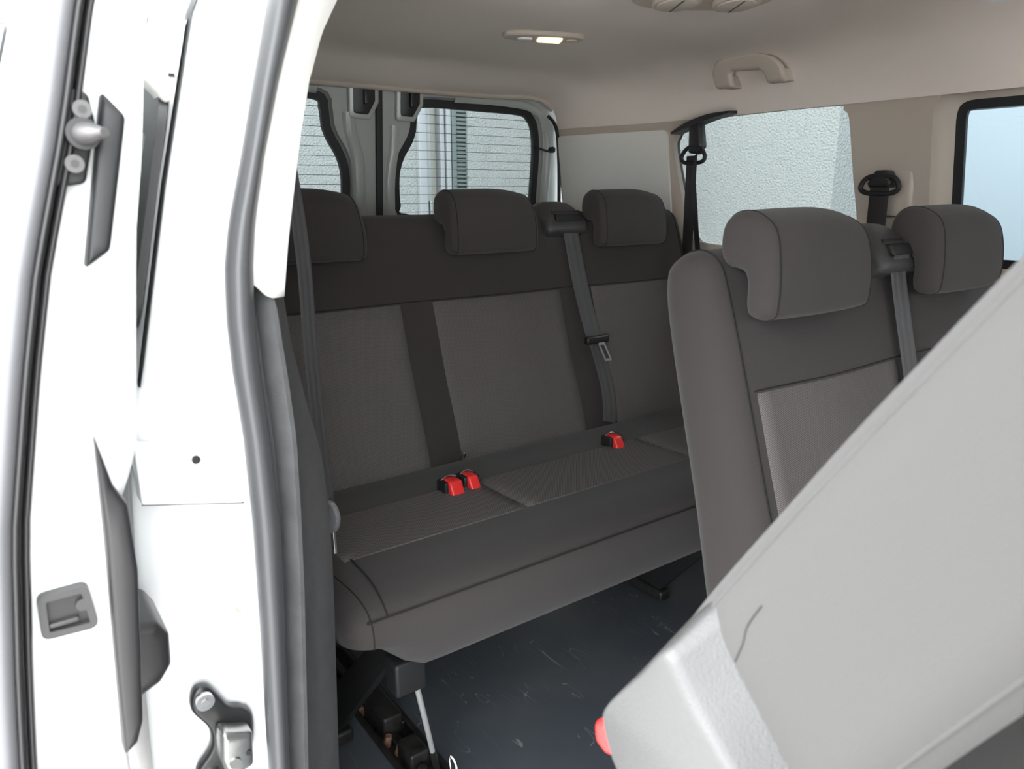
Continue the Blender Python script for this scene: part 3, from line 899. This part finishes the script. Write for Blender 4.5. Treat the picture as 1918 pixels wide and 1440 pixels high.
rear = make_bench('rear_bench', 'charcoal three-seat bench across the back with lighter woven inserts', 0.352, 1.765, 0.0,
    [(0.405, 0.775), (0.857, 1.240), (1.347, 1.700)], [(0.420, 0.793), (0.7945, 1.262), (1.2635, 1.70)], [0.568, 1.031, 1.495], (1.222, 1.360))
# legs and floor brackets under the rear bench
for xx in (0.47, 1.40):
    pillow('leg', round_poly([(0.955, 0.36), (1.02, 0.36), (1.34, 0.03), (1.34, 0.0), (1.26, 0.0)], 0.012, 3), xx - 0.009, xx + 0.009, 0.003, 'black', rear, rseg=2)
    rbox('leg_cap', xx - 0.025, xx + 0.030, 0.925, 0.965, 0.300, 0.36, 0.006, 'black', rear)
    rbox('floor_bracket', xx - 0.02, xx + 0.02, 1.22, 1.50, 0.0, 0.03, 0.008, 'rail', rear)

D2 = -0.885
row2 = make_bench('double_seat', 'grey two-seat bench in the middle row with tall headrests', 0.818, 1.725, D2,
    [(0.872, 1.250), (1.360, 1.67)], [(0.85, 1.262), (1.372, 1.67)], [0.984, 1.440], (1.222, 1.352), dz=-0.028)
for xx in (0.95, 1.55):
    pillow('leg', round_poly([(0.93 + D2, 0.36), (1.32 + D2, 0.36), (1.36 + D2, 0.0), (0.98 + D2, 0.0)], 0.012, 3), xx - 0.02, xx + 0.02, 0.004, 'blackpl', row2, rseg=2)

# ---- tipped-forward single seat in the doorway
FD = Vector((-0.536, 0.844)).normalized()          # up the backrest in (y, z)
FN = Vector((FD.y, -FD.x))                         # towards the back of it (rear and up)
P0 = Vector((0.275, 0.819))
def fpt(s, n): return P0 + FD * s + FN * n
tip = thing('tipped_seat', (0.53, 0.1, 0.0), 'single seat tipped forward in the doorway with pale-lit grey back', 'seat')
prof = [fpt(-0.10, -0.010), fpt(0.0, 0.0), fpt(0.10, 0.002), fpt(0.20, 0.002), fpt(0.34, -0.004), fpt(0.43, -0.028), fpt(0.455, -0.055), fpt(0.44, -0.09), fpt(0.38, -0.112), fpt(0.24, -0.126), fpt(0.10, -0.134), fpt(-0.02, -0.140), fpt(-0.10, -0.13), fpt(-0.14, -0.07)]
prof = [Vector((p.x, p.y)) for p in crom(prof, 84, True)]
TX0, TX1 = 0.318, 0.745
tb = pillow('backrest', prof, TX0, TX1, 0.034, 'fabric_side', tip, nmid=10, rseg=7, sharp=80)
tube('piping', [(TX0 + 0.0085, p.x, p.y) for p in inset2(prof, 0.012)], 0.0016, 'fabric_side', tb, 6, True)
tube('seam', crom([(0.318, 0.2235, 0.822), (0.318, 0.2195, 0.836), (0.318, 0.2175, 0.848), (0.318, 0.210, 0.864)], 20), 0.0005, 'seam', tb, 5)
hp = [Vector((p.x, p.y)) for p in crom([fpt(0.43, -0.035), fpt(0.47, -0.02), fpt(0.53, -0.02), fpt(0.575, -0.045), fpt(0.575, -0.085), fpt(0.54, -0.115), fpt(0.46, -0.13), fpt(0.40, -0.145), fpt(0.395, -0.118), fpt(0.43, -0.095)], 60, True)]
pillow('headrest', hp, 0.41, 0.655, 0.018, 'fabric_side', tip, nmid=4, sharp=80)
CD = Vector((-0.80, -0.60))                         # cushion points forward and down
CN = Vector((0.60, -0.80))
Q0 = Vector((0.235, 0.742))
def cpt(s, n): return Q0 + CD * s + CN * n
cp = [cpt(-0.03, 0.02), cpt(0.05, 0.0), cpt(0.25, -0.004), cpt(0.42, 0.0), cpt(0.475, 0.03), cpt(0.475, 0.08), cpt(0.43, 0.12), cpt(0.2, 0.12), cpt(0.0, 0.12), cpt(-0.04, 0.08)]
cp = [Vector((p.x, p.y)) for p in crom(cp, 60, True)]
tc_ = pillow('cushion', cp, TX0 + 0.02, TX1, 0.035, 'fabric_side', tip, nmid=4, sharp=80)
for xx in (0.40, 0.68):
    pillow('leg', round_poly([(-0.10, 0.46), (-0.05, 0.46), (-0.02, 0.0), (-0.16, 0.0)], 0.01, 3), xx - 0.015, xx + 0.015, 0.003, 'blackpl', tip, rseg=2)
# hinge cover
sh = [(0.247, 0.850), (0.235, 0.851), (0.225, 0.842), (0.208, 0.822), (0.181, 0.790), (0.14, 0.745), (0.112, 0.705), (0.13, 0.66), (0.20, 0.63), (0.262, 0.655), (0.287, 0.705), (0.300, 0.722), (0.308, 0.742), (0.306, 0.756), (0.296, 0.780), (0.280, 0.806), (0.264, 0.830)]
shp = [Vector((p.x, p.y)) for p in crom([Vector(p) for p in sh], 85, True)]
sf = [(0.252, 0.823), (0.246, 0.821), (0.241, 0.815), (0.228, 0.800), (0.200, 0.776), (0.158, 0.735), (0.128, 0.700), (0.138, 0.668), (0.203, 0.640), (0.257, 0.664), (0.281, 0.708), (0.294, 0.725), (0.3015, 0.743), (0.300, 0.755), (0.2875, 0.775), (0.271, 0.798), (0.259, 0.817)]
sfp = [Vector((p.x, p.y)) for p in crom([Vector(p) for p in sf], 85, True)]
V, F = [], []; n = len(shp)
secs = [(0.2910, 1.25), (0.2915, 1.12), (0.2930, 1.02), (0.2965, 0.93), (0.303, 0.80), (0.318, 0.45), (0.330, 0.16), (0.338, 0.03), (0.345, 0.0)]
for x, f in secs:
    for p, q in zip(shp, sfp): V.append((x, p.x + (q.x - p.x) * f, p.y + (q.y - p.y) * f))
for k in range(len(secs) - 1):
    F += [(k * n + a_, k * n + (a_ + 1) % n, (k + 1) * n + (a_ + 1) % n, (k + 1) * n + a_) for a_ in range(n)]
for tri in geometry.tessellate_polygon([[Vector((v[1], v[2], 0)) for v in V[:n]]]): F.append(tuple(tri))
mobj('hinge_cover', V, F, 'shield', tip, sharp=60)
pillow('release_tab', round_poly([(0.290, 0.733), (0.312, 0.733), (0.321, 0.726), (0.319, 0.712), (0.308, 0.708), (0.290, 0.714)], 0.006, 4), 0.300, 0.318, 0.006, 'red', tip, rseg=4)

# ================================================================== SEAT BELTS
# middle belt of the rear bench
mb = thing('seat_belt', (1.30, 1.5, 0.49), 'grey seat belt hanging over the rear bench from the outlet beside the middle headrest', 'seat belt', 'rear seat belts')
def on_back(x, z, l=0.010, dy=0.0): return Vector((x, front_y(z) + dy - l, z + (-0.028 if dy else 0)))
path = crom([Vector((1.298, 1.536, 1.012)), on_back(1.302, 0.985, 0.018), on_back(1.306, 0.83, 0.012), on_back(1.317, 0.71, 0.014), on_back(1.322, 0.69, 0.014)], 28)
ribbon('webbing', path, (1, 0, 0), 0.052, 'web', mb)
path2 = crom([on_back(1.322, 0.70, 0.010), on_back(1.330, 0.64, 0.010), on_back(1.331, 0.57, 0.010), on_back(1.322, 0.52, 0.012), on_back(1.312, 0.488, 0.012)], 28)
ribbon('lap_webbing', path2, (1, 0, 0), 0.046, 'web', mb)
tg = rbox('belt_tongue', 1.284, 1.362, front_y(0.70) - 0.028, front_y(0.70) - 0.010, 0.687, 0.708, 0.007, 'blackpl', mb)
ring('tongue_plate', round_poly([(1.318, 0.690), (1.342, 0.690), (1.356, 0.642), (1.331, 0.642)], 0.004, 3), 0.006,
     lambda a, b: (a, front_y(b) - 0.026, b), lambda a, b: (a, front_y(b) - 0.022, b), 'steel', tg)
# belt of the near rear seat, hanging beside the pillar
nb = thing('seat_belt', (0.38, 0.96, 0.56), 'dark seat belt hanging beside the near door pillar in front of the rear bench', 'seat belt', 'rear seat belts')
ribbon('webbing', crom([(0.338, 0.945, 1.13), (0.347, 0.95, 1.07), (0.353, 0.95, 0.985), (0.354, 0.95, 0.878), (0.359, 0.95, 0.74), (0.364, 0.95, 0.64), (0.366, 0.95, 0.61)], 36), (0.69, 0.73, 0), 0.046, 'web', nb)
rbox('upper_guide', 0.285, 0.338, 0.93, 0.955, 1.10, 1.15, 0.008, 'blackpl', nb)
pillow('anchor_cover', [(0.017 * math.cos(2 * PI * k / 20), 0.026 * math.sin(2 * PI * k / 20)) for k in range(20)], -0.004, 0.004, 0.003, 'plastic_mid', nb,
       to3=lambda u, a, b: (0.364 + a * 0.5 + u, 0.950 - 0.85 * a, 0.628 + b))
rbox('anchor_plate', 0.366, 0.371, 0.945, 0.952, 0.570, 0.606, 0.001, 'chrome', nb)
# far rear belt on its pillar loop
fb = thing('seat_belt', (1.78, 1.51, 0.7), 'black seat belt hanging from its hook in the far rear side window', 'seat belt', 'rear seat belts')
pillow('hook_cover', round_poly([(1.548, 1.268), (1.508, 1.274), (1.495, 1.205), (1.512, 1.183), (1.545, 1.188)], 0.008, 3), 1.752, 1.785, 0.010, 'blackpl', fb)
hk = tube('d_ring', crom([(1.757, 1.560, 1.163), (1.757, 1.525, 1.160), (1.757, 1.490, 1.163), (1.757, 1.482, 1.180), (1.757, 1.505, 1.204), (1.757, 1.545, 1.203), (1.757, 1.568, 1.180)], 42, True), 0.006, 'black', fb, 8, True)
ribbon('webbing', [(1.757, 1.530, 1.180), (1.758, 1.530, 1.10), (1.760, 1.530, 0.95), (1.762, 1.530, 0.72)], (0.25, 1, 0), 0.052, 'web_dark', fb)
ribbon('lap_webbing', [(1.752, 1.515, 1.180), (1.742, 1.505, 1.10), (1.735, 1.475, 0.95), (1.735, 1.445, 0.80), (1.74, 1.43, 0.60)], (0.55, 0.83, 0), 0.052, 'web_dark', fb)
# dark visor strip that carries the hook along the window top
V, F = [], []
vp = [(1.612, 1.248), (1.575, 1.262), (1.53, 1.275), (1.47, 1.287), (1.40, 1.292)]
vp = crom([Vector(p) for p in vp], 24)
for i, p in enumerate(vp):
    w = 0.012 * math.sin(PI * (0.12 + 0.88 * (1 - i / (len(vp) - 1))) * 0.9)
    for dx, dz in ((-0.045, -w), (-0.045, w * 0.4), (-0.001, w), (-0.001, -w)): V.append((XL(p.y, p.x) + dx, p.x, p.y + dz))
for i in range(len(vp) - 1):
    for k in range(4): F.append((i * 4 + k, i * 4 + (k + 1) % 4, (i + 1) * 4 + (k + 1) % 4, (i + 1) * 4 + k))
F += [(0, 1, 2, 3), tuple((len(vp) - 1) * 4 + k for k in range(4))]
mobj('hook_carrier', V, F, 'blackpl', fb)
# middle-row far belt on the pillar
pb = thing('seat_belt', (1.79, 0.955, 0.6), 'dark seat belt running down from the hook on the far middle pillar', 'seat belt', 'middle row seat belts')
pillow('hook_cover', round_poly([(0.990, 1.098), (0.972, 1.128), (0.946, 1.128), (0.926, 1.098), (0.935, 1.088), (0.985, 1.088)], 0.006, 3), 1.757, 1.80, 0.009, 'blackpl', pb)
tube('d_ring', crom([(1.762, 1.004, 1.090), (1.762, 0.992, 1.077), (1.762, 0.957, 1.074), (1.762, 0.924, 1.077), (1.762, 0.912, 1.090), (1.762, 0.930, 1.112), (1.762, 0.986, 1.112)], 42, True), 0.006, 'black', pb, 8, True)
rbox('slot_plate', 1.813, 1.83, 0.905, 1.01, 1.02, 1.165, 0.012, 'trim', pb)
ribbon('webbing', [(1.762, 0.957, 1.088), (1.764, 0.957, 1.0), (1.77, 0.955, 0.8), (1.79, 0.95, 0.55)], (0.1, 1, 0), 0.050, 'web_dark', pb)
# middle belt of the middle row
cb = thing('seat_belt', (1.30, 0.63, 0.5), 'grey seat belt draped over the middle-row backrest between its two headrests', 'seat belt', 'middle row seat belts')
path = crom([Vector((1.284, 1.556 + D2, 0.984)), Vector((1.283, 1.530 + D2, 0.978)), on_back(1.279, 0.970, 0.020, D2), on_back(1.273, 0.84, 0.014, D2), on_back(1.268, 0.72, 0.014, D2), on_back(1.265, 0.55, 0.014, D2)], 36)
ribbon('webbing', path, (1, 0, 0), 0.050, 'web', cb)

# red buckles in the rear cushion
bl = ['larger red belt buckle of the pair, nearer the door, on the rear cushion', 'smaller red belt buckle of the pair, right of its twin, on the rear cushion', 'single red belt buckle on the far part of the rear cushion']
for i, (bx, by, w) in enumerate(((0.725, 1.200, 0.030), (0.770, 1.205, 0.024), (1.185, 1.213, 0.026))):
    e = thing('belt_buckle', (bx, by, top_z(by)), bl[i], 'buckle', 'red buckles in the rear cushion')
    zt = top_z(by)
    rbox('housing', bx - w / 2 - 0.007, bx + w / 2 + 0.006, by - 0.002, by + 0.034, zt - 0.012, zt + 0.024, 0.005, 'black', e)
    rbox('button', bx - w / 2, bx + w / 2, by - 0.020, by + 0.012, zt - 0.012, zt + 0.026, 0.006, 'red', e, deform=lambda x, y, z, by=by, zt=zt: (x, y + (z - zt) * 0.55, z))
    tube('steel_loop', [(bx - w / 2 - 0.004 + (w + 0.006) * k / 8, by + 0.020, zt + 0.024 + 0.006 * math.sin(PI * k / 8)) for k in range(9)], 0.0014, 'steel', e, 5)
lp = thing('anchor_loop', (0.853, 1.365, 0.49), 'small bright wire loop where rear backrest meets cushion', 'anchor loop')
tube('wire', crom([(0.848, 1.374, 0.484), (0.849, 1.366, 0.497), (0.853, 1.362, 0.500), (0.857, 1.366, 0.497), (0.858, 1.374, 0.484)], 16), 0.0018, 'steel', lp, 6)

# ================================================================== FLOOR RAIL AND RODS
rl = thing('floor_rail', (0.565, 1.1, -0.02), 'dirty dark seat rail channel sunk into the floor near the door', 'floor rail')
rbox('channel_bed', 0.523, 0.607, 0.552, 1.618, -0.03, -0.018, 0, 'rail', rl)
for xx in (0.522, 0.599):
    rbox('rail_lip', xx - 0.002, xx + 0.011, 0.55, 1.62, -0.03, 0.003, 0.001, 'rail', rl)
rbox('guide_strip', 0.556, 0.574, 0.56, 1.60, -0.02, -0.004, 0.003, 'rail', rl)
for i, (x, y, s, m) in enumerate(((0.540, 1.305, 0.009, 'rust'), (0.545, 1.19, 0.009, 'rust'), (0.555, 1.155, 0.010, 'rust'), (0.560, 1.075, 0.011, 'steel'), (0.548, 1.245, 0.006, 'dsteel'), (0.585, 1.21, 0.006, 'steel'), (0.590, 1.15, 0.005, 'steel'), (0.556, 1.055, 0.009, 'rust'), (0.533, 1.40, 0.012, 'dsteel'))):
    V, F = cyl_geo((x, y, -0.018), (0.2, -0.1, 1), s, 0.024, 7, s * 0.8)
    mobj('bolt', V, F, m, rl, smooth=False)
rbox('latch_block', 0.545, 0.590, 1.20, 1.33, -0.02, 0.035, 0.008, 'rail', rl)
rbox('latch_block', 0.548, 0.590, 1.09, 1.15, -0.02, 0.022, 0.006, 'rail', rl)
rod = thing('release_rod', (0.60, 1.05, 0.0), 'thin bright steel rod slanting from under the rear bench to the rail', 'rod')
tube('rod', [(0.494, 0.955, 0.300), (0.512, 0.972, 0.235), (0.535, 0.994, 0.155), (0.553, 1.012, 0.090)], 0.0052, 'rodsteel', rod, 8)
tube('rod_end', [(0.553, 1.012, 0.090), (0.556, 1.014, 0.078), (0.575, 1.03, 0.005)], [0.006, 0.0075, 0.0055], 'dsteel', rod, 8)
hkk = thing('wire_hook', (0.585, 1.0, 0.0), 'short bright wire loop standing up from the floor rail', 'hook')
tube('wire', crom([(0.582, 0.98, 0.004), (0.583, 1.0, 0.050), (0.588, 1.01, 0.062), (0.594, 1.0, 0.050), (0.592, 0.98, 0.004)], 24), 0.0025, 'chrome', hkk, 6)

# ================================================================== OPEN SLIDING DOOR
DO = [(0.30, -0.020), (0.46, -0.030), (0.637, -0.020), (0.725, -0.011), (0.842, 0.003), (0.953, 0.025), (1.028, 0.042), (1.119, 0.069), (1.207, 0.091), (1.36, 0.14)]
def XD(z): return interp(DO, z)
DI = [(-0.1, 0.040), (0.30, 0.043), (0.62, 0.049), (0.70, 0.056), (0.80, 0.064), (0.84, 0.069), (0.875, 0.086), (0.92, 0.091), (1.0, 0.100), (1.05, 0.106), (1.11, 0.117), (1.17, 0.125), (1.30, 0.147)]
sd = thing('door_3', (0.03, 0.62, -0.1), 'open white sliding side door seen edge-on at the left', 'sliding door', kind='structure')
V, F = [], []
zs = [-0.10 + 1.44 * k / 60 for k in range(61)]
prof_n = None
for z in zs:
    o = XD(max(z, 0.3)) - 0.022
    i = interp(DI, z)
    pr = [(o - 0.012, 1.75), (o - 0.012, 0.70), (o - 0.010, 0.630), (o - 0.006, 0.614), (o + 0.002, 0.607), (o + 0.014, 0.610), (o + 0.022, 0.618), (o + 0.030, 0.620), (i - 0.010, 0.622), (i - 0.003, 0.626), (i, 0.634), (i + 0.002, 0.68), (i + 0.002, 1.75)]
    prof_n = len(pr)
    V += [(x, y, z) for x, y in pr]
for j in range(60):
    for k in range(prof_n):
        l = (k + 1) % prof_n
        F.append((j * prof_n + k, j * prof_n + l, (j + 1) * prof_n + l, (j + 1) * prof_n + k))
F += [tuple(range(prof_n)), tuple(60 * prof_n + k for k in range(prof_n))]
mobj('door_shell', V, F, 'paint', sd)
def vstrip(name, off, w, y, yd, m, z0=-0.1, z1=1.34, n=50, K=10):
    V, F = [], []
    for j in range(n + 1):
        z = z0 + (z1 - z0) * j / n
        c = XD(max(z, 0.3)) + off
        for k in range(K):
            t = 2 * PI * k / K
            V.append((c + w / 2 * math.cos(t), y + yd * math.sin(t), z))
    for j in range(n):
        for k in range(K):
            l = (k + 1) % K
            F.append((j * K + k, j * K + l, (j + 1) * K + l, (j + 1) * K + k))
    F += [tuple(range(K)), tuple(n * K + k for k in range(K))]
    return mobj(name, V, F, m, sd, sharp=80)
vstrip('bright_lip', -0.016, 0.018, 0.606, 0.012, 'lip')
vstrip('edge_seal', -0.006, 0.007, 0.608, 0.013, 'blackpl')
vstrip('edge_seal', 0.001, 0.006, 0.611, 0.010, 'blackpl')
# guide pin plate
pp = pillow('pin_plate', round_poly([(0.066, 1.150), (0.0825, 1.145), (0.0845, 1.125), (0.0735, 1.085), (0.055, 1.082), (0.050, 1.095)], 0.006, 4), 0.606, 0.620, 0.003, 'black', sd, to3=lambda u, a, b: (a, u, b), rseg=3)
for (x, z) in ((0.0765, 1.1335), (0.0675, 1.098)):
    cyl('bolt', (x, 0.599, z), (0, 1, 0), 0.0060, 0.010, 'dsteel2', pp)
    cyl('bolt_socket', (x, 0.5985, z), (0, 1, 0), 0.0028, 0.003, 'dsteel', pp, 6)
cyl('pin_base', (0.0745, 0.594, 1.1175), (0, 1, 0), 0.0105, 0.014, 'blackpl', pp, 20)
tube('guide_pin', [(0.0745, 0.594, 1.1175), (0.077, 0.585, 1.117), (0.080, 0.574, 1.117), (0.0815, 0.568, 1.117), (0.083, 0.562, 1.117)], [0.0075, 0.0072, 0.005, 0.0034, 0.003], 'dsteel2', pp, 14)
# rubber bumper
pillow('bumper_pad', round_poly([(0.091, 1.146), (0.104, 1.131), (0.083, 1.039), (0.066, 1.027)], [0.001, 0.007, 0.007, 0.001], 5), 0.604, 0.632, 0.004, 'black', sd, to3=lambda u, a, b: (a, u, b), rseg=3)
# recessed latch cup
cupo = round_poly([(0.003, 0.785), (0.037, 0.785), (0.041, 0.747), (0.002, 0.749)], 0.007, 5)
cu = ring('latch_cup', cupo, 0.0055, lambda a, b: (a, 0.6115, b), lambda a, b: (a, 0.626, b), 'outlet', sd)
panel('cup_floor', inset2(cupo, 0.004), [], 0.01, lambda a, b: (a, 0.6165, b), 'blackpl', cu)
rbox('cup_lip', 0.008, 0.028, 0.6125, 0.618, 0.7565, 0.760, 0.001, 'outlet', cu)
cyl('cup_roller', (0.032, 0.6125, 0.769), (0, 1, 0), 0.005, 0.005, 'outlet', cu)
# dark inner door trim with arm rest
tr = [(0.056, 0.902), (0.064, 0.860), (0.072, 0.842), (0.073, 0.787), (0.067, 0.715), (0.061, 0.650), (0.055, 0.632), (0.044, 0.624), (0.048, 0.72), (0.053, 0.816)]
dt = pillow('door_trim', round_poly(tr, [0, 0.004, 0.004, 0.01, 0.01, 0.01, 0.004, 0.002, 0, 0], 3), 0.609, 0.66, 0.005, 'blackpl', sd, to3=lambda u, a, b: (a, u, b), rseg=3)
pillow('armrest', round_poly([(0.060, 0.708), (0.090, 0.701), (0.0985, 0.685), (0.097, 0.655), (0.086, 0.640), (0.060, 0.628)], [0.001, 0.008, 0.008, 0.01, 0.008, 0.001], 4), 0.668, 0.755, 0.010, 'blackpl', sd, to3=lambda u, a, b: (a, u, b), rseg=4)
# window of the sliding door
dwo = round_poly([(1.05, 0.93), (1.05, 1.27), (1.65, 1.27), (1.65, 0.93)], 0.06, 6)
panel('pane', dwo, [], 0.08, lambda a, b: (XD(b) - 0.037, a, b), 'glass', sd, back=lambda a, b: (XD(b) - 0.0345, a, b))

# ---- fittings on the jamb
ub = thing('roller_bracket', (0.19, 0.82, 1.14), 'pale roller bracket with a small slot above the near rear side window', 'bracket')
pillow('bracket_body', round_poly([(0.150, 1.186), (0.176, 1.200), (0.190, 1.208), (0.186, 1.168), (0.172, 1.160), (0.166, 1.170)], 0.006, 4), 0.795, 0.83, 0.006, 'trim_grey', ub, to3=lambda u, a, b: (a, u, b), rseg=3)
rbox('slot', 0.177, 0.182, 0.793, 0.797, 1.184, 1.187, 0, 'black', ub)

rc = thing('rail_cover', (0.15, 0.765, 0.77), 'white rail end cover with a small screw on the jamb', 'cover')
pillow('cover_plate', round_poly([(0.100, 0.845), (0.100, 0.786), (0.196, 0.764), (0.198, 0.826)], 0.003, 3), 0.748, 0.775, 0.002, 'paint', rc, to3=lambda u, a, b: (a, u, b), rseg=3)
tube('shadow_line', [(0.101, 0.7535, 0.7850), (0.150, 0.7535, 0.7738), (0.196, 0.7535, 0.7632)], 0.0016, 'outlet', rc, 6)  # dark tube drawn as the shadow line under the cover plate
cyl('screw', (0.153, 0.745, 0.822), (0, 1, 0), 0.004, 0.005, 'dsteel', rc)
st = thing('door_striker', (0.155, 0.76, 0.45), 'dark metal door latch striker with two bright bolts on the white jamb', 'striker')
sp = [(0.126, 0.562), (0.140, 0.563), (0.150, 0.549), (0.160, 0.530), (0.174, 0.522), (0.184, 0.505), (0.179, 0.462), (0.163, 0.452), (0.150, 0.446), (0.136, 0.436), (0.122, 0.448), (0.120, 0.464), (0.136, 0.484), (0.137, 0.510), (0.122, 0.540)]
pillow('base_plate', [Vector((p.x, p.y)) for p in crom([Vector(p) for p in sp], 60, True)], 0.752, 0.766, 0.004, 'dsteel', st, to3=lambda u, a, b: (a, u, b), rseg=3)
for (x, z) in ((0.1345, 0.551), (0.1325, 0.450)):
    cyl('bolt', (x, 0.744, z), (0, 1, 0), 0.0095, 0.010, 'chrome', st, 20)
    cyl('bolt_socket', (x, 0.7435, z), (0, 1, 0), 0.0045, 0.003, 'steel', st, 6)
pillow('catch_housing', round_poly([(0.143, 0.520), (0.160, 0.512), (0.176, 0.505), (0.174, 0.462), (0.146, 0.458), (0.140, 0.485)], 0.007, 4), 0.726, 0.754, 0.007, 'steel', st, to3=lambda u, a, b: (a, u, b), rseg=4)
cyl('catch_rivet', (0.1535, 0.724, 0.478), (0, 1, 0), 0.006, 0.006, 'steel', st)
cyl('catch_hole', (0.1685, 0.7245, 0.484), (0, 1, 0), 0.0032, 0.006, 'black', st)
hc = thing('cable_clip', (0.183, 0.76, 0.635), 'small pale clip with dark gap on the white jamb beside the seal', 'clip')
tube('clip_wire', crom([(0.176, 0.757, 0.648), (0.179, 0.754, 0.638), (0.186, 0.752, 0.634), (0.192, 0.755, 0.638)], 14), 0.0022, 'trim', hc, 6)
rbox('clip_body', 0.176, 0.184, 0.756, 0.768, 0.626, 0.643, 0.002, 'trim_white', hc)

# ================================================================== OUTSIDE
g = mobj('ground', [(-14, -12, -0.45), (14, -12, -0.45), (14, 14, -0.45), (-14, 14, -0.45)], [(0, 1, 2, 3)], 'ground', smooth=False)
tag(g, 'pale paved yard the van stands on', 'ground', kind='structure')
# building behind the van
bw = thing('building', (2.0, 4.2, -0.45), 'pale stucco house wall with a window behind the rear doors', 'building')
WX0, WX1, WZ0, WZ1 = 2.330, 2.690, 0.45, 2.1
def wpart(name, a, b, y0, y1, m, parent, bev=0.005):
    return rbox(name, a, b, y0, y1, WZ0, WZ1, bev, m, parent)
panel('wall', [(-4.0, -0.45), (3.62, -0.45), (3.62, 3.2), (-4.0, 3.2)], [[Vector(p) for p in ((WX0, WZ0), (WX1, WZ0), (WX1, WZ1), (WX0, WZ1))]], 0.6, lambda a, b: (a, 4.2, b), 'stucco', bw,
      reveals=[([(WX0, WZ0), (WX1, WZ0), (WX1, WZ1), (WX0, WZ1)], lambda a, b: (a, 4.2, b), lambda a, b: (a, 4.33, b), 0)])
wf = wpart('window_frame', WX0 - 0.01, WX0 + 0.0451, 4.17, 4.26, 'wframe', bw)
wpart('frame_groove', WX0 + 0.0459, WX0 + 0.0590, 4.22, 4.27, 'gap', wf, 0)
wpart('window_sash', WX0 + 0.0599, WX0 + 0.0943, 4.21, 4.27, 'wframe', bw)
wpart('curtain', WX0 + 0.0902, WX0 + 0.1763, 4.275, 4.30, 'curtain', bw)
wpart('window_sash', WX0 + 0.1640, WX0 + 0.1952, 4.21, 4.27, 'wframe', bw)
wpart('frame_groove', WX0 + 0.1960, WX0 + 0.2050, 4.22, 4.27, 'gap', wf, 0)
wpart('window_sash', WX0 + 0.2058, WX0 + 0.2378, 4.20, 4.27, 'wframe', bw)
wpart('frame_groove', WX0 + 0.2386, WX0 + 0.2460, 4.22, 4.27, 'gap', wf, 0)
wpart('shutter_frame', WX0 + 0.2468, WX1 + 0.004, 4.235, 4.27, 'shutter', bw, 0)
wpart('shutter_post', WX0 + 0.2476, WX0 + 0.2829, 4.205, 4.24, 'shutter', bw)
z = WZ0 + 0.01
while z < WZ1 - 0.02:
    rbox('slat', WX0 + 0.2845, WX1 + 0.002, 4.212, 4.23, z, z + 0.017, 0.003, 'shutter', bw, seg=1)
    z += 0.025
rbox('window_catch', WX0 + 0.0697, WX0 + 0.0861, 4.19, 4.21, 0.93, 1.02, 0.003, 'steel', bw)
# building along the far side: stucco wall with a corner
sb = thing('building', (3.6, 2.0, -0.45), 'pale stucco house wall filling the far rear side window', 'building')
V = [(3.60, 4.2, -0.45), (3.60, 4.2, 3.2), (3.60, 2.20, 3.2), (3.60, 2.20, -0.45), (3.95, 2.12, -0.45), (3.95, 2.12, 3.2), (3.95, 4.2, 3.2), (3.95, 4.2, -0.45)]
mobj('wall', V, [(0, 1, 2, 3), (3, 2, 5, 4), (1, 6, 5, 2), (0, 3, 4, 7)], 'stucco', sb, smooth=False)
# pale blue sheet-metal gate seen through the middle window
gt = thing('sectional_gate', (4.0, 0.6, -0.45), 'pale blue sheet metal gate outside the far middle window', 'gate')
zb = -0.45
for i, h in enumerate((1.908, 0.62, 0.6)):
    rbox('panel', 3.96, 4.0, -4.5, 2.10, zb + 0.008, zb + h - 0.008, 0.004, 'bluepanel', gt)
    zb += h
rbox('backing', 3.985, 4.03, -4.5, 2.10, -0.45, zb, 0, 'gap', gt)
